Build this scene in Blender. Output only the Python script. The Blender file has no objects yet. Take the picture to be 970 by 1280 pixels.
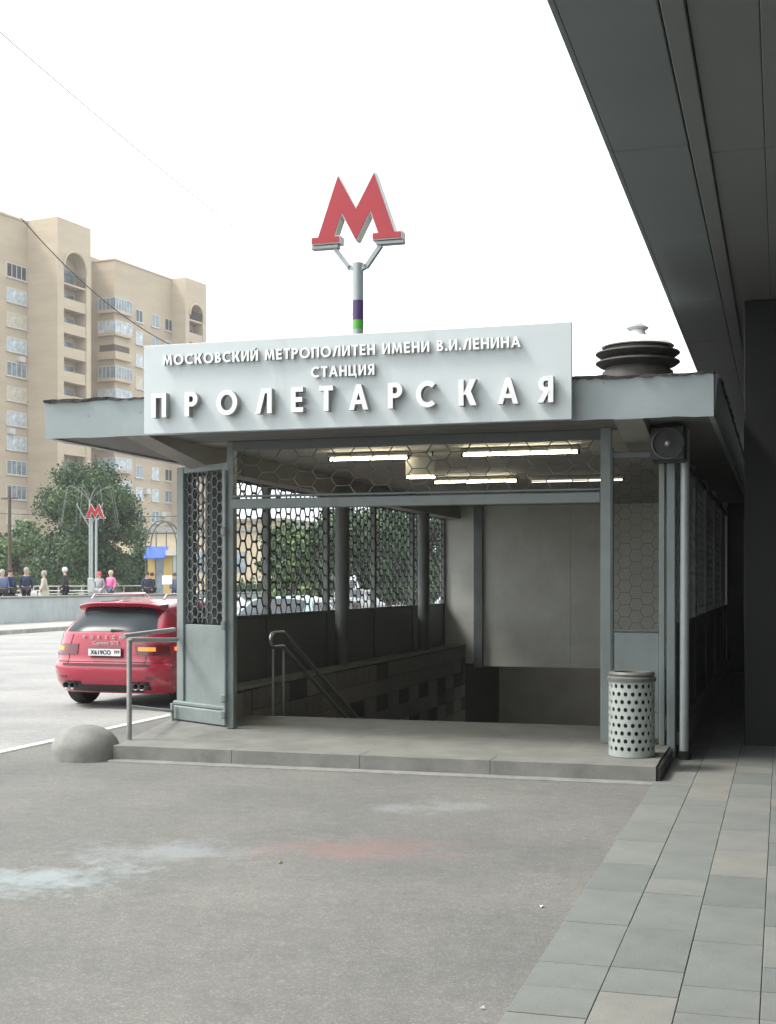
import bpy, bmesh, math, random
import numpy as np
from mathutils import Vector, Matrix
random.seed(7); rng = np.random.default_rng(7)
S = bpy.context.scene
C = S.collection
R = math.radians
# ------------------------------------------------------------------ camera
TH = R(16.63); CT, ST = math.cos(TH), math.sin(TH); H = 1.7; F = 1650.0
cd = bpy.data.cameras.new('camera'); cam = bpy.data.objects.new('camera', cd); C.objects.link(cam)
cam.location = (0, 0, H); cam.rotation_euler = (R(90), 0, TH)
cd.sensor_fit = 'VERTICAL'; cd.sensor_height = 24; cd.lens = 24 * F / 1280
cd.shift_y = (728 - 640) / 1280; cd.clip_start = 0.05; cd.clip_end = 3000
S.camera = cam
# ------------------------------------------------------------------ light
w = bpy.data.worlds.new('World'); S.world = w; w.use_nodes = True
nt = w.node_tree; nt.nodes.clear()
wo = nt.nodes.new('ShaderNodeOutputWorld'); bg = nt.nodes.new('ShaderNodeBackground')
sky = nt.nodes.new('ShaderNodeTexSky'); sky.sky_type = 'NISHITA'; sky.sun_disc = False
SUN_EL, SUN_AZ = R(52), R(-112)          # azimuth from +Y, clockwise
sky.sun_elevation = SUN_EL; sky.sun_rotation = SUN_AZ
sky.air_density = 1.0; sky.dust_density = 4.0; sky.ozone_density = 1.0
hs = nt.nodes.new('ShaderNodeHueSaturation'); hs.inputs['Saturation'].default_value = 0.12
mixc = nt.nodes.new('ShaderNodeMix'); mixc.data_type = 'RGBA'; mixc.inputs[0].default_value = 0.62
mixc.inputs[7].default_value = (11.5, 12.0, 12.3, 1)      # even cloud cover
nt.links.new(sky.outputs[0], hs.inputs['Color']); nt.links.new(hs.outputs[0], mixc.inputs[6])
nt.links.new(mixc.outputs[2], bg.inputs[0]); bg.inputs[1].default_value = 0.10
nt.links.new(bg.outputs[0], wo.inputs[0])
sd = bpy.data.lights.new('sun', 'SUN'); sun = bpy.data.objects.new('sun', sd); C.objects.link(sun)
sd.energy = 1.4; sd.angle = R(14); sd.color = (1.0, 0.96, 0.9)
sdir = Vector((math.sin(SUN_AZ) * math.cos(SUN_EL), math.cos(SUN_AZ) * math.cos(SUN_EL), math.sin(SUN_EL)))
sun.rotation_euler = sdir.to_track_quat('Z', 'Y').to_euler()
S.view_settings.view_transform = 'Standard'; S.view_settings.look = 'None'
S.view_settings.exposure = 1.3; S.view_settings.gamma = 1
S.render.engine = 'CYCLES'
S.cycles.use_denoising = True; S.cycles.max_bounces = 8; S.cycles.diffuse_bounces = 4
S.cycles.transparent_max_bounces = 16; S.cycles.sample_clamp_indirect = 6

# ------------------------------------------------------------------ helpers
def at(px, zc, z=0.0):
    """world point seen in column px at depth zc"""
    xc = (px - 485) / F * zc
    return Vector((xc * CT - zc * ST, xc * ST + zc * CT, z))

def mat(name, col, rough=0.7, metal=0.0, var=0.0, scale=4.0, bump=0.0, bscale=60.0, col2=None, emit=None, es=1.0, spec=0.5, coat=0.0, stretch=None):
    m = bpy.data.materials.new(name); m.use_nodes = True
    n = m.node_tree.nodes; l = m.node_tree.links; b = n['Principled BSDF']
    b.inputs['Roughness'].default_value = rough; b.inputs['Metallic'].default_value = metal
    b.inputs['Specular IOR Level'].default_value = spec
    if coat: b.inputs['Coat Weight'].default_value = coat
    c = (*col, 1)
    b.inputs['Base Color'].default_value = c
    tc = mp = None
    if var or bump:
        tc = n.new('ShaderNodeTexCoord'); mp = n.new('ShaderNodeMapping'); l.new(tc.outputs['Object'], mp.inputs[0])
        if stretch: mp.inputs['Scale'].default_value = stretch
    if var:
        nz = n.new('ShaderNodeTexNoise'); nz.inputs['Scale'].default_value = scale; nz.inputs['Detail'].default_value = 8
        nz.inputs['Roughness'].default_value = 0.65
        l.new(mp.outputs[0], nz.inputs['Vector'])
        rp = n.new('ShaderNodeValToRGB'); rp.color_ramp.elements[0].position = 0.3; rp.color_ramp.elements[1].position = 0.7
        c2 = col2 if col2 else tuple(x * (1 - var) for x in col)
        rp.color_ramp.elements[0].color = (*c2, 1); rp.color_ramp.elements[1].color = (*[min(1, x * (1 + var * .4)) for x in col], 1)
        l.new(nz.outputs[0], rp.inputs[0]); l.new(rp.outputs[0], b.inputs['Base Color'])
        mr = n.new('ShaderNodeMapRange'); mr.inputs[3].default_value = max(0, rough - .12); mr.inputs[4].default_value = min(1, rough + .12)
        l.new(nz.outputs[0], mr.inputs[0]); l.new(mr.outputs[0], b.inputs['Roughness'])
    if bump:
        nb = n.new('ShaderNodeTexNoise'); nb.inputs['Scale'].default_value = bscale; nb.inputs['Detail'].default_value = 5
        l.new(mp.outputs[0], nb.inputs['Vector'])
        bp = n.new('ShaderNodeBump'); bp.inputs['Strength'].default_value = bump; bp.inputs['Distance'].default_value = 0.02
        l.new(nb.outputs[0], bp.inputs['Height']); l.new(bp.outputs[0], b.inputs['Normal'])
    if emit:
        b.inputs['Emission Color'].default_value = (*emit, 1); b.inputs['Emission Strength'].default_value = es
    return m

class MB:
    def __init__(s): s.v = []; s.f = []; s.mi = []; s.m = 0
    def add(s, vs, fs):
        o = len(s.v); s.v += [tuple(p) for p in vs]
        for f in fs: s.f.append(tuple(i + o for i in f)); s.mi.append(s.m)
        return s
    def box(s, x0, x1, y0, y1, z0, z1):
        vs = [(x, y, z) for z in (z0, z1) for y in (y0, y1) for x in (x0, x1)]
        return s.add(vs, [(0, 2, 3, 1), (4, 5, 7, 6), (0, 1, 5, 4), (2, 6, 7, 3), (0, 4, 6, 2), (1, 3, 7, 5)])
    def bbox(s, x0, x1, y0, y1, z0, z1, b=0.01):
        """box with chamfered edges"""
        b = min(b, (x1 - x0) * .45, (y1 - y0) * .45, (z1 - z0) * .45)
        bm = bmesh.new(); bmesh.ops.create_cube(bm, size=1)
        for v in bm.verts: v.co = Vector(((x0 + x1) / 2 + v.co.x * (x1 - x0), (y0 + y1) / 2 + v.co.y * (y1 - y0), (z0 + z1) / 2 + v.co.z * (z1 - z0)))
        bmesh.ops.bevel(bm, geom=bm.edges[:], offset=b, segments=1, affect='EDGES')
        bm.verts.ensure_lookup_table()
        s.add([v.co.copy() for v in bm.verts], [[v.index for v in f.verts] for f in bm.faces]); bm.free(); return s
    def bar(s, a, b, wx, wz=None, up=(0, 0, 1)):
        a = Vector(a); b = Vector(b); wz = wz or wx; d = (b - a).normalized(); u = Vector(up)
        if abs(d.dot(u)) > .95: u = Vector((0, 1, 0))
        r = d.cross(u).normalized() * wx / 2; t = r.cross(d).normalized() * wz / 2
        vs = [p + q for p in (a, b) for q in (-r - t, r - t, r + t, -r + t)]
        return s.add(vs, [(0, 3, 2, 1), (4, 5, 6, 7), (0, 1, 5, 4), (1, 2, 6, 5), (2, 3, 7, 6), (3, 0, 4, 7)])
    def tube(s, pts, r, n=8, cap=True):
        pts = [Vector(p) for p in pts]; rs = r if isinstance(r, (list, tuple)) else [r] * len(pts)
        rings = []; prev = None
        for i, p in enumerate(pts):
            d = (pts[min(i + 1, len(pts) - 1)] - pts[max(i - 1, 0)]).normalized()
            u = prev if prev is not None else (Vector((0, 0, 1)) if abs(d.z) < .9 else Vector((1, 0, 0)))
            a = (u - d * u.dot(d)).normalized(); prev = a; b = d.cross(a)
            rings.append([p + (a * math.cos(t) + b * math.sin(t)) * rs[i] for t in [2 * math.pi * k / n for k in range(n)]])
        vs = [q for rg in rings for q in rg]; fs = []
        for i in range(len(pts) - 1):
            for k in range(n):
                k2 = (k + 1) % n; fs.append((i * n + k, i * n + k2, (i + 1) * n + k2, (i + 1) * n + k))
        if cap: fs.append(tuple(range(n - 1, -1, -1))); fs.append(tuple((len(pts) - 1) * n + k for k in range(n)))
        return s.add(vs, fs)
    def lathe(s, prof, c=(0, 0, 0), n=24, axis='z'):
        vs = []; fs = []
        for (r, z) in prof:
            for k in range(n):
                t = 2 * math.pi * k / n; x, y = r * math.cos(t), r * math.sin(t)
                p = (x, y, z) if axis == 'z' else (x, z, y)
                vs.append((p[0] + c[0], p[1] + c[1], p[2] + c[2]))
        for i in range(len(prof) - 1):
            for k in range(n):
                k2 = (k + 1) % n; fs.append((i * n + k, i * n + k2, (i + 1) * n + k2, (i + 1) * n + k))
        return s.add(vs, fs)
    def prism(s, poly, y0, y1):
        """polygon in (x,z), extruded along y; concave allowed"""
        n = len(poly)
        vs = [(x, y0, z) for x, z in poly] + [(x, y1, z) for x, z in poly]
        from mathutils.geometry import tessellate_polygon
        tri = tessellate_polygon([[Vector((x, z, 0)) for x, z in poly]])
        fs = [tuple(t) for t in tri] + [tuple(i + n for i in reversed(t)) for t in tri]
        fs += [(i, (i + 1) % n, (i + 1) % n + n, i + n) for i in range(n)]
        return s.add(vs, fs)
    def xf(s, M, start=0):
        s.v = s.v[:start] + [tuple(M @ Vector(p)) for p in s.v[start:]]; return s

def mesh_of(mb, name, mats, smooth=False, org=(0, 0, 0), fixn=True):
    me = bpy.data.meshes.new(name)
    o = Vector(org)
    me.from_pydata([(p[0] - o.x, p[1] - o.y, p[2] - o.z) for p in mb.v], [], mb.f)
    mats = mats if isinstance(mats, (list, tuple)) else [mats]
    for m in mats: me.materials.append(m)
    if len(mats) > 1: me.polygons.foreach_set('material_index', mb.mi)
    if fixn:
        bm = bmesh.new(); bm.from_mesh(me); bmesh.ops.recalc_face_normals(bm, faces=bm.faces[:]); bm.to_mesh(me); bm.free()
    if smooth:
        me.polygons.foreach_set('use_smooth', [True] * len(me.polygons))
        if smooth != 'all': me.set_sharp_from_angle(angle=R(38))
    return me

ORG = {}
def link(me, name, parent=None, loc=None):
    o = bpy.data.objects.new(name, me); C.objects.link(o)
    if parent: o.parent = parent
    if loc is not None: o.location = loc
    return o
def wpos(o):
    p = Vector((0, 0, 0))
    while o: p += Vector(o.location); o = o.parent
    return p
def part(name, mb, m, parent, smooth=False, world=True, label=None, kind=None, fixn=True):
    """mesh part; world=True means builder coordinates are world ones (parent unrotated)"""
    org = wpos(parent) if (world and parent) else (0, 0, 0)
    o = link(mesh_of(mb, name, m, smooth, org, fixn), name, parent)
    if label: o['label'] = label
    if kind: o['kind'] = kind
    return o
def thing(name, label, cat, loc=(0, 0, 0), rz=0, group=None):
    o = bpy.data.objects.new(name, None); C.objects.link(o); o.location = loc; o.rotation_euler = (0, 0, rz)
    o.empty_display_size = .2; o['label'] = label; o['category'] = cat
    if group: o['group'] = group
    return o
def tag(o, label, cat, group=None):
    o['label'] = label; o['category'] = cat
    if group: o['group'] = group
    return o
def struct(name, mb, m, smooth=False, parent=None):
    o = link(mesh_of(mb, name, m, smooth), name, parent)
    if not parent: o['kind'] = 'structure'
    return o
def dup(root, loc=None, rz=None, label=None):
    r = root.copy(); C.objects.link(r)
    if loc is not None: r.location = loc
    if rz is not None: r.rotation_euler = (0, 0, rz)
    if label: r['label'] = label
    for ch in root.children:
        c = ch.copy(); C.objects.link(c); c.parent = r
        for g in ch.children:
            d = g.copy(); C.objects.link(d); d.parent = c
    return r

def text_mesh(s, size, extrude, off=0.0, m=None, bev=0.0):
    cu = bpy.data.curves.new('t', 'FONT'); cu.body = s; cu.size = size; cu.extrude = extrude; cu.offset = off; cu.resolution_u = 5
    cu.bevel_depth = bev; cu.bevel_resolution = 0
    o = bpy.data.objects.new('t', cu); C.objects.link(o)
    dg = bpy.context.evaluated_depsgraph_get(); me = bpy.data.meshes.new_from_object(o.evaluated_get(dg))
    bpy.data.objects.remove(o); bpy.data.curves.remove(cu)
    if m: me.materials.clear(); me.materials.append(m)
    return me

# ------------------------------------------------------------------ materials
def asphalt(name, base, patches=False):
    m = mat(name, base, 0.85, var=.0)
    n = m.node_tree.nodes; l = m.node_tree.links; b = n['Principled BSDF']; b.inputs['Specular IOR Level'].default_value = 0.35
    tc = n.new('ShaderNodeTexCoord')
    def noise(sc, det=6, rough=.6, vec=None):
        z = n.new('ShaderNodeTexNoise'); z.inputs['Scale'].default_value = sc; z.inputs['Detail'].default_value = det; z.inputs['Roughness'].default_value = rough
        l.new(vec or tc.outputs['Object'], z.inputs['Vector']); return z.outputs[0]
    def ramp(src, p0, c0, p1, c1):
        r = n.new('ShaderNodeValToRGB'); r.color_ramp.elements[0].position = p0; r.color_ramp.elements[0].color = c0
        r.color_ramp.elements[1].position = p1; r.color_ramp.elements[1].color = c1; l.new(src, r.inputs[0]); return r.outputs[0]
    def mix(f, a, c, mode='MIX'):
        x = n.new('ShaderNodeMix'); x.data_type = 'RGBA'; x.blend_type = mode
        for i, v in ((0, f), (6, a), (7, c)):
            if hasattr(v, 'links') or hasattr(v, 'is_linked'): l.new(v, x.inputs[i])
            else: x.inputs[i].default_value = v
        return x.outputs[2]
    g = lambda k, t=(1, 1, 1): (base[0] * k * t[0], base[1] * k * t[1], base[2] * k * t[2], 1)
    big = ramp(noise(.55, 5), .32, g(.82), .68, g(1.13, (1.02, 1, .96)))
    mid = ramp(noise(9, 4, .7), .35, (.91, .91, .91, 1), .65, (1.06, 1.06, 1.06, 1))
    c = mix(1.0, big, mid, 'MULTIPLY')
    vo = n.new('ShaderNodeTexVoronoi'); vo.inputs['Scale'].default_value = 95; l.new(tc.outputs['Object'], vo.inputs['Vector'])
    sp = ramp(vo.outputs['Color'], .55, (.8, .8, .8, 1), .95, (1.55, 1.55, 1.5, 1)); c = mix(.5, c, mix(1.0, c, sp, 'MULTIPLY'))
    sp2 = ramp(noise(60, 2, .5), .72, (0, 0, 0, 1), .78, (.7, .7, .7, 1)); c = mix(sp2, c, g(1.9))
    st1 = ramp(noise(1.3, 9, .75), .58, (0, 0, 0, 1), .72, (.55, .55, .55, 1)); c = mix(st1, c, g(.62))
    wrp = n.new('ShaderNodeTexNoise'); wrp.inputs['Scale'].default_value = 1.6; wrp.inputs['Detail'].default_value = 5; l.new(tc.outputs['Object'], wrp.inputs['Vector'])
    va = n.new('ShaderNodeVectorMath'); va.operation = 'MULTIPLY_ADD'; l.new(wrp.outputs['Color'], va.inputs[0]); va.inputs[1].default_value = (.9, .9, 0); l.new(tc.outputs['Object'], va.inputs[2])
    vc = n.new('ShaderNodeTexVoronoi'); vc.feature = 'DISTANCE_TO_EDGE'; vc.inputs['Scale'].default_value = .33; l.new(va.outputs[0], vc.inputs['Vector'])
    ck = ramp(vc.outputs['Distance'], .0, (.12, .12, .12, 1), .0018, (0, 0, 0, 1)); c = mix(ck, c, g(.35))
    if patches:   # faded painted marks on the asphalt: centre, radii, angle, colour, strength
        for (cx, cy, rx, ry, ang, col, st) in patches:
            mp = n.new('ShaderNodeMapping'); mp.vector_type = 'TEXTURE'
            mp.inputs['Location'].default_value = (cx, cy, 0); mp.inputs['Rotation'].default_value = (0, 0, ang); mp.inputs['Scale'].default_value = (rx, ry, 1)
            l.new(tc.outputs['Object'], mp.inputs[0])
            gr = n.new('ShaderNodeVectorMath'); gr.operation = 'LENGTH'; l.new(mp.outputs[0], gr.inputs[0])
            nn = noise(2.6, 9, .78)
            ad = n.new('ShaderNodeMath'); ad.operation = 'MULTIPLY_ADD'; l.new(nn, ad.inputs[0]); ad.inputs[1].default_value = 4.2; l.new(gr.outputs['Value'], ad.inputs[2])
            f = ramp(ad.outputs[0], .5, (0, 0, 0, 1), .62, (1, 1, 1, 1))
            inv = n.new('ShaderNodeMapRange'); inv.inputs[1].default_value = 2.2; inv.inputs[2].default_value = 3.0; inv.inputs[3].default_value = st; inv.inputs[4].default_value = 0
            l.new(ad.outputs[0], inv.inputs[0])
            c = mix(inv.outputs[0], c, (*col, 1))
    l.new(c, b.inputs['Base Color'])
    bp = n.new('ShaderNodeBump'); bp.inputs['Strength'].default_value = .5; bp.inputs['Distance'].default_value = .008
    l.new(noise(120, 4), bp.inputs['Height']); l.new(bp.outputs[0], b.inputs['Normal'])
    return m

P1 = at(50, 7.55); P2 = at(205, 8.33); P3 = at(445, 8.4); P4 = at(540, 10.0); P5 = at(30, 8.6)
M = {}
M['asphalt'] = asphalt('asphalt', (.178, .178, .170), [
    (P1.x, P1.y, .68, .42, .35, (.36, .42, .43), .6), (P2.x, P2.y, .75, .44, .3, (.30, .33, .34), .5),
    (P3.x, P3.y, .85, .50, TH, (.25, .15, .14), .55), (P4.x, P4.y, .60, .32, TH, (.27, .29, .29), .5)])
M['road'] = asphalt('road_asphalt', (.31, .312, .31))
M['line'] = mat('road_paint', (.75, .75, .72), .7, var=.25, scale=14)
M['concrete'] = mat('concrete', (.26, .26, .24), .85, var=.35, scale=5, bump=.25, bscale=50)
M['platform'] = mat('platform_concrete', (.21, .212, .19), .75, var=.3, scale=2.5, bump=.15, bscale=40)
M['kerb'] = mat('kerb_stone', (.36, .35, .32), .85, var=.35, scale=3, bump=.3)
M['paint'] = mat('grey_green_paint', (.20, .235, .228), .45, var=.22, scale=2.2, bump=.06, bscale=25)
M['paint_dk'] = mat('dark_grey_paint', (.12, .135, .13), .5, var=.2, scale=3, bump=.08, bscale=30)
M['grille'] = mat('grille_iron', (.10, .115, .115), .5, var=.3, scale=20)
M['grille_lt'] = mat('grille_grey', (.22, .25, .245), .5, var=.3, scale=20)
M['rail'] = mat('rail_metal', (.42, .43, .42), .35, .6, var=.25, scale=30)
M['steel'] = mat('polished_steel', (.36, .37, .37), .32, .9)
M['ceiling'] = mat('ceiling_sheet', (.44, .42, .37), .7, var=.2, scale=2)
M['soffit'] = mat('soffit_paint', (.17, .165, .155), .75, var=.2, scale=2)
M['beam'] = mat('beam_paint', (.30, .29, .26), .7, var=.2, scale=2)
M['felt'] = mat('roof_felt', (.035, .032, .030), .95, var=.4, scale=8, bump=.6, bscale=30)
M['sign'] = mat('sign_sheet', (.57, .62, .625), .35, var=.04, scale=1.2, bump=.015, bscale=4)
M['letter'] = mat('letter_white', (.86, .87, .86), .35, var=.08, scale=9)
M['lside'] = mat('letter_side_shade', (.30, .31, .30), .5)  # sides coloured grey to imitate their shading
M['mred'] = mat('sign_red', (.40, .022, .035), .35, var=.1, scale=6)
M['mwhite'] = mat('sign_edge', (.72, .72, .68), .4)
M['pole'] = mat('pole_grey', (.36, .40, .40), .4, .2, var=.15, scale=5)
M['purple'] = mat('band_purple', (.07, .03, .13), .45)
M['green'] = mat('band_green', (.10, .42, .05), .45)
M['wallb'] = mat('beige_wall', (.74, .75, .69), .7, var=.14, scale=1.5, bump=.05, bscale=10)
M['tile_a'] = mat('stone_tile', (.20, .195, .18), .6, var=.3, scale=6)
M['tile_b'] = mat('stone_tile_dark', (.05, .05, .05), .5, var=.3, scale=6)
M['tile_c'] = mat('stone_tile_brown', (.25, .24, .21), .6, var=.3, scale=6)
M['lamp'] = mat('fluorescent_tube', (.9, .9, .8), .4, emit=(1, .92, .66), es=15)
M['black'] = mat('black_plastic', (.015, .015, .016), .5)
M['bin'] = mat('bin_enamel', (.35, .38, .36), .4, var=.12, scale=12)
M['binrim'] = mat('bin_rim_grey', (.13, .13, .12), .5, var=.3, scale=10)
M['overh'] = mat('cladding_teal_grey', (.20, .23, .232), .55, var=.12, scale=1.3)
M['overh2'] = mat('cladding_grey', (.21, .218, .214), .6, var=.12, scale=1.0)
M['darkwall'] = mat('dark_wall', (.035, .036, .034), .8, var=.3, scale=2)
M['brick'] = mat('tan_brick', (.43, .36, .265), .9, var=.16, scale=.12, bump=.2, bscale=3, stretch=(1, 1, 6))
M['brick2'] = mat('tan_brick_smooth', (.46, .385, .285), .9, var=.14, scale=.2, stretch=(1, 1, 5))
M['glass'] = mat('window_glass', (.20, .26, .30), .12, spec=.8, var=.6, scale=1.1)  # base colour lightened to imitate reflected sky
M['glass_lt'] = mat('curtained_glass', (.50, .55, .58), .25, var=.6, scale=1.3, col2=(.2, .27, .32))
M['glass_dk'] = mat('dark_open_glass', (.06, .07, .075), .15, var=.5, scale=.8)
M['glass_cu'] = mat('yellow_curtain_glass', (.52, .48, .38), .35, var=.4, scale=1.5)
M['frame'] = mat('window_frame', (.50, .50, .48), .5)
M['hedge'] = mat('leaf_dark', (.035, .075, .03), .7, var=.45, scale=2.5, col2=(.02, .045, .02))
M['leaf2'] = mat('leaf_mid', (.07, .125, .045), .7, var=.4, scale=2)
M['leaf3'] = mat('leaf_light', (.16, .24, .085), .7, var=.35, scale=2)
M['bark'] = mat('bark', (.09, .07, .05), .9, var=.3, scale=10, bump=.4)
M['wallg'] = mat('parapet_render', (.42, .46, .46), .8, var=.18, scale=1.2, bump=.1)
M['plaza'] = mat('plaza_paving', (.34, .33, .31), .85, var=.2, scale=1)
M['wire'] = mat('cable', (.05, .05, .05), .6)
for i, (c) in enumerate([(.185, .197, .182), (.205, .213, .195), (.165, .180, .168), (.225, .223, .20)]):
    M['slab%d' % i] = mat('paving_slab', c, .75, var=.2, scale=3.5, bump=.15, bscale=80)

def weather(m, thr, col, sc=9, stretch=(1, 1, 1), st=1.0, wid=.08):
    n = m.node_tree.nodes; l = m.node_tree.links; b = n['Principled BSDF']; tc = n.new('ShaderNodeTexCoord'); mp = n.new('ShaderNodeMapping')
    mp.inputs['Scale'].default_value = stretch; l.new(tc.outputs['Object'], mp.inputs[0])
    z = n.new('ShaderNodeTexNoise'); z.inputs['Scale'].default_value = sc; z.inputs['Detail'].default_value = 9; z.inputs['Roughness'].default_value = .72; l.new(mp.outputs[0], z.inputs['Vector'])
    r = n.new('ShaderNodeValToRGB'); r.color_ramp.elements[0].position = thr; r.color_ramp.elements[1].position = thr + wid; r.color_ramp.elements[1].color = (st, st, st, 1); l.new(z.outputs[0], r.inputs[0])
    x = n.new('ShaderNodeMix'); x.data_type = 'RGBA'; x.inputs[7].default_value = (*col, 1); l.new(r.outputs[0], x.inputs[0])
    i_ = b.inputs['Base Color']
    if i_.links: l.new(i_.links[0].from_socket, x.inputs[6])
    else: x.inputs[6].default_value = i_.default_value
    l.new(x.outputs[2], i_)
weather(M['paint'], .67, (.09, .06, .04), 14); weather(M['paint'], .52, (.12, .13, .12), 5, (1, 1, .12), .5, .2)
weather(M['sign'], .56, (.36, .38, .37), 4, (1, 1, .15), .35, .2); weather(M['sign'], .70, (.25, .2, .16), 16)
weather(M['bin'], .60, (.22, .21, .18), 12, (1, 1, .4), .7, .15); weather(M['concrete'], .58, (.10, .10, .09), 5, (1, 1, 1), .6, .15)
weather(M['platform'], .55, (.09, .09, .08), 2.2, (1, 1, 1), .6, .2); weather(M['wallb'], .55, (.52, .50, .42), 1.2, (1, 1, .5), .6, .2)
weather(M['wallg'], .55, (.2, .2, .19), 2.5, (1, 1, .2), .6, .2); weather(M['brick'], .55, (.27, .22, .16), .25, (1, 1, .3), .5, .2)
for k_ in range(4): weather(M['slab%d' % k_], .60, (.10, .10, .09), 3, (1, 1, 1), .6, .15)
# ------------------------------------------------------------------ ground
mb = MB(); mb.box(-1500, 1500, -400, 2500, -.5, 0)
# the stairwell needs a hole: lay the ground as four sheets round it joined in one mesh
mb = MB()
x0, x1, y0, y1 = -6.0, -1.62, 14.4, 28.8
for a in ((-1500, x0, -300, 2500), (x1, 1500, -300, 2500), (x0, x1, -300, y0), (x0, x1, y1, 2500)):
    mb.add([(a[0], a[2], 0), (a[1], a[2], 0), (a[1], a[3], 0), (a[0], a[3], 0)], [(0, 1, 2, 3)])
struct('ground', mb, M['asphalt'])
mb = MB(); mb.add([(-24.2, -60, .004), (-7.42, -60, .004), (-7.42, 400, .004), (-24.2, 400, .004)], [(0, 1, 2, 3)])
road = struct('road', mb, M['road'])
def strip(x, y0, y1, wd=.12):
    m_ = MB(); m_.add([(x - wd / 2, y0, .008), (x + wd / 2, y0, .008), (x + wd / 2, y1, .008), (x - wd / 2, y1, .008)], [(0, 1, 2, 3)])
    return m_
struct('edge_line', strip(-7.5, -40, 300, .11), M['line'], parent=road)
for k in range(-3, 22):
    for xx, off in ((-12.65, 0.6), (-17.75, 2.5)):
        a = off + k * 9 + 16.0
        struct('lane_dash', strip(xx, a - 4, a - .2, .14), M['line'], parent=road)
# far pavement, kerb, parapet, plaza
mb = MB(); mb.box(-28.0, -24.36, -60, 400, -.1, .14); struct('pavement', mb, M['plaza'])
mb = MB()
for k in range(-20, 130): mb.bbox(-24.355, -24.2, k * 3 + .006, k * 3 + 2.994, -.1, .15, .015)
struct('kerb', mb, M['kerb'])
wl = thing('parapet_wall', 'long low pale grey parapet wall with a coping along the far side of the road', 'wall', (-28.2, 30, 0))
for k in range(-6, 22):
    mb = MB(); mb.bbox(-28.35, -28.05, 6 * k + .01, 6 * k + 5.99, -.1, 1.10, .015); part('panel', mb, M['wallg'], wl)
mb = MB(); mb.bbox(-28.42, -27.98, -36, 132, 1.103, 1.17, .02); part('coping', mb, M['concrete'], wl)
mb = MB(); mb.box(-400, -28.36, -100, 900, -.1, .55); struct('plaza', mb, M['plaza'])

# ------------------------------------------------------------------ paving slabs on the right
mb = MB(); mb.box(-1.04, 6.0, -30, 34, -.05, .003); pav = struct('paving', mb, mat('joint_sand', (.05, .05, .047), .9))
slabs = {}
def slab(L, k):
    if (L, k) not in slabs:
        b_ = MB(); b_.bbox(.0015, .3175, .006, L - .006, .0, .016, .0025); slabs[(L, k)] = mesh_of(b_, 'slab', M['slab%d' % k])
    return slabs[(L, k)]
far = MB(); ns = 0
for c in range(22):
    xx = -1.04 + c * .319; y = 4.2 + random.choice((0, .18, .36)) ; yend = 14.5 if c < 6 else 0
    while y < 33:
        L = random.choice((.72, .72, .36))
        if y < yend:
            link(slab(L, random.choices((0, 1, 2, 3), (4, 3, 3, 2))[0]), 'slab', pav, (xx, y, random.uniform(.001, .0035))); ns += 1
        else: far.box(xx + .0015, xx + .3175, y + .006, y + L - .006, .003, .018)
        y += L
    y = 4.2 - .0
for c in range(22):   # nearer the viewer than the frame
    xx = -1.04 + c * .319; y = -1.56
    while y < 4.1: far.box(xx + .0035, xx + .3155, y + .0035, y + .7165, .003, .0175); y += .72
o = struct('slab', far, M['slab0'], parent=pav); o['kind'] = 'stuff'

# ------------------------------------------------------------------ metro entrance pavilion
XL, XR = -6.45, -1.02; ZP = .14
en = thing('metro_entrance', 'grey green metro entrance pavilion with flat overhanging roof over a descending stair', 'metro entrance', (-3.9, 18, 0))
# platform: front step with a stone edge, left edge splayed
mb = MB()
poly = [(-6.12, 11.4), (-1.03, 11.4), (-1.03, 14.4), (-1.62, 14.4), (-6.0, 14.4), (-6.85, 14.4)]
vs = [(x, y, ZP) for x, y in poly] + [(x, y, -.05) for x, y in poly]
mb.add(vs, [tuple(range(6))] + [(i, (i + 1) % 6, (i + 1) % 6 + 6, i + 6) for i in range(6)])
part('platform', mb, M['platform'], en)
xs = [-6.13, -4.9, -3.65, -2.45, -1.02]
for a, b in zip(xs[:-1], xs[1:]):
    mb = MB(); mb.bbox(a + .0015, b - .0015, 11.33, 11.62, -.05, ZP + .004, .003); part('kerb_stone', mb, M['platform'], en)
mb = MB(); mb.bbox(-6.12, -1.03, 11.2, 11.332, -.05, .018, .008); part('footing', mb, M['concrete'], en)
mb = MB(); mb.box(-1.018, -.99, 11.36, 12.7, -.02, ZP - .01); part('edge_plate', mb, M['black'], en)
for sx, a in ((XL, -6.75), (XR, -1.12)):
    mb = MB(); mb.box(min(a, sx) - .1, max(a, sx) + .08, 14.402, 25.4, -.05, ZP + .1); part('base_slab', mb, M['concrete'], en)
# stair flight
n_st = 22
for k in range(n_st):
    yy = 14.4 + k * .33; zz = ZP - .15 * (k + 1)
    mb = MB(); mb.bbox(-5.99, -1.63, yy, yy + .35, zz - .3, zz, .012); part('step', mb, M['platform'], en)
mb = MB(); mb.box(-5.99, -1.63, 14.4 + n_st * .33, 29, -3.6, -3.3); part('landing', mb, M['platform'], en)
mb = MB(); mb.box(-5.99, -1.63, 28.6, 28.8, -3.6, .6); part('lower_wall', mb, mat('lower_wall_grey', (.34, .34, .32), .7, var=.2, scale=1), en)
mb = MB(); mb.box(-5.99, -1.63, 25.51, 28.8, .6, .65); part('lower_ceiling', mb, M['ceiling'], en)
mb = MB(); mb.box(-6.35, -1.3, 25.63, 29.1, .66, .80); part('light_seal_roof', mb, M['concrete'], en)  # added unseen cover, keeps sky light out of the stair passage
for xa_ in (-6.35, -1.6):  # unseen curbs added to close the gaps against sky light
    mb = MB(); mb.box(xa_, xa_ + .33, 25.63, 29.1, -.0, .655); part('light_seal_curb', mb, M['concrete'], en)
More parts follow.
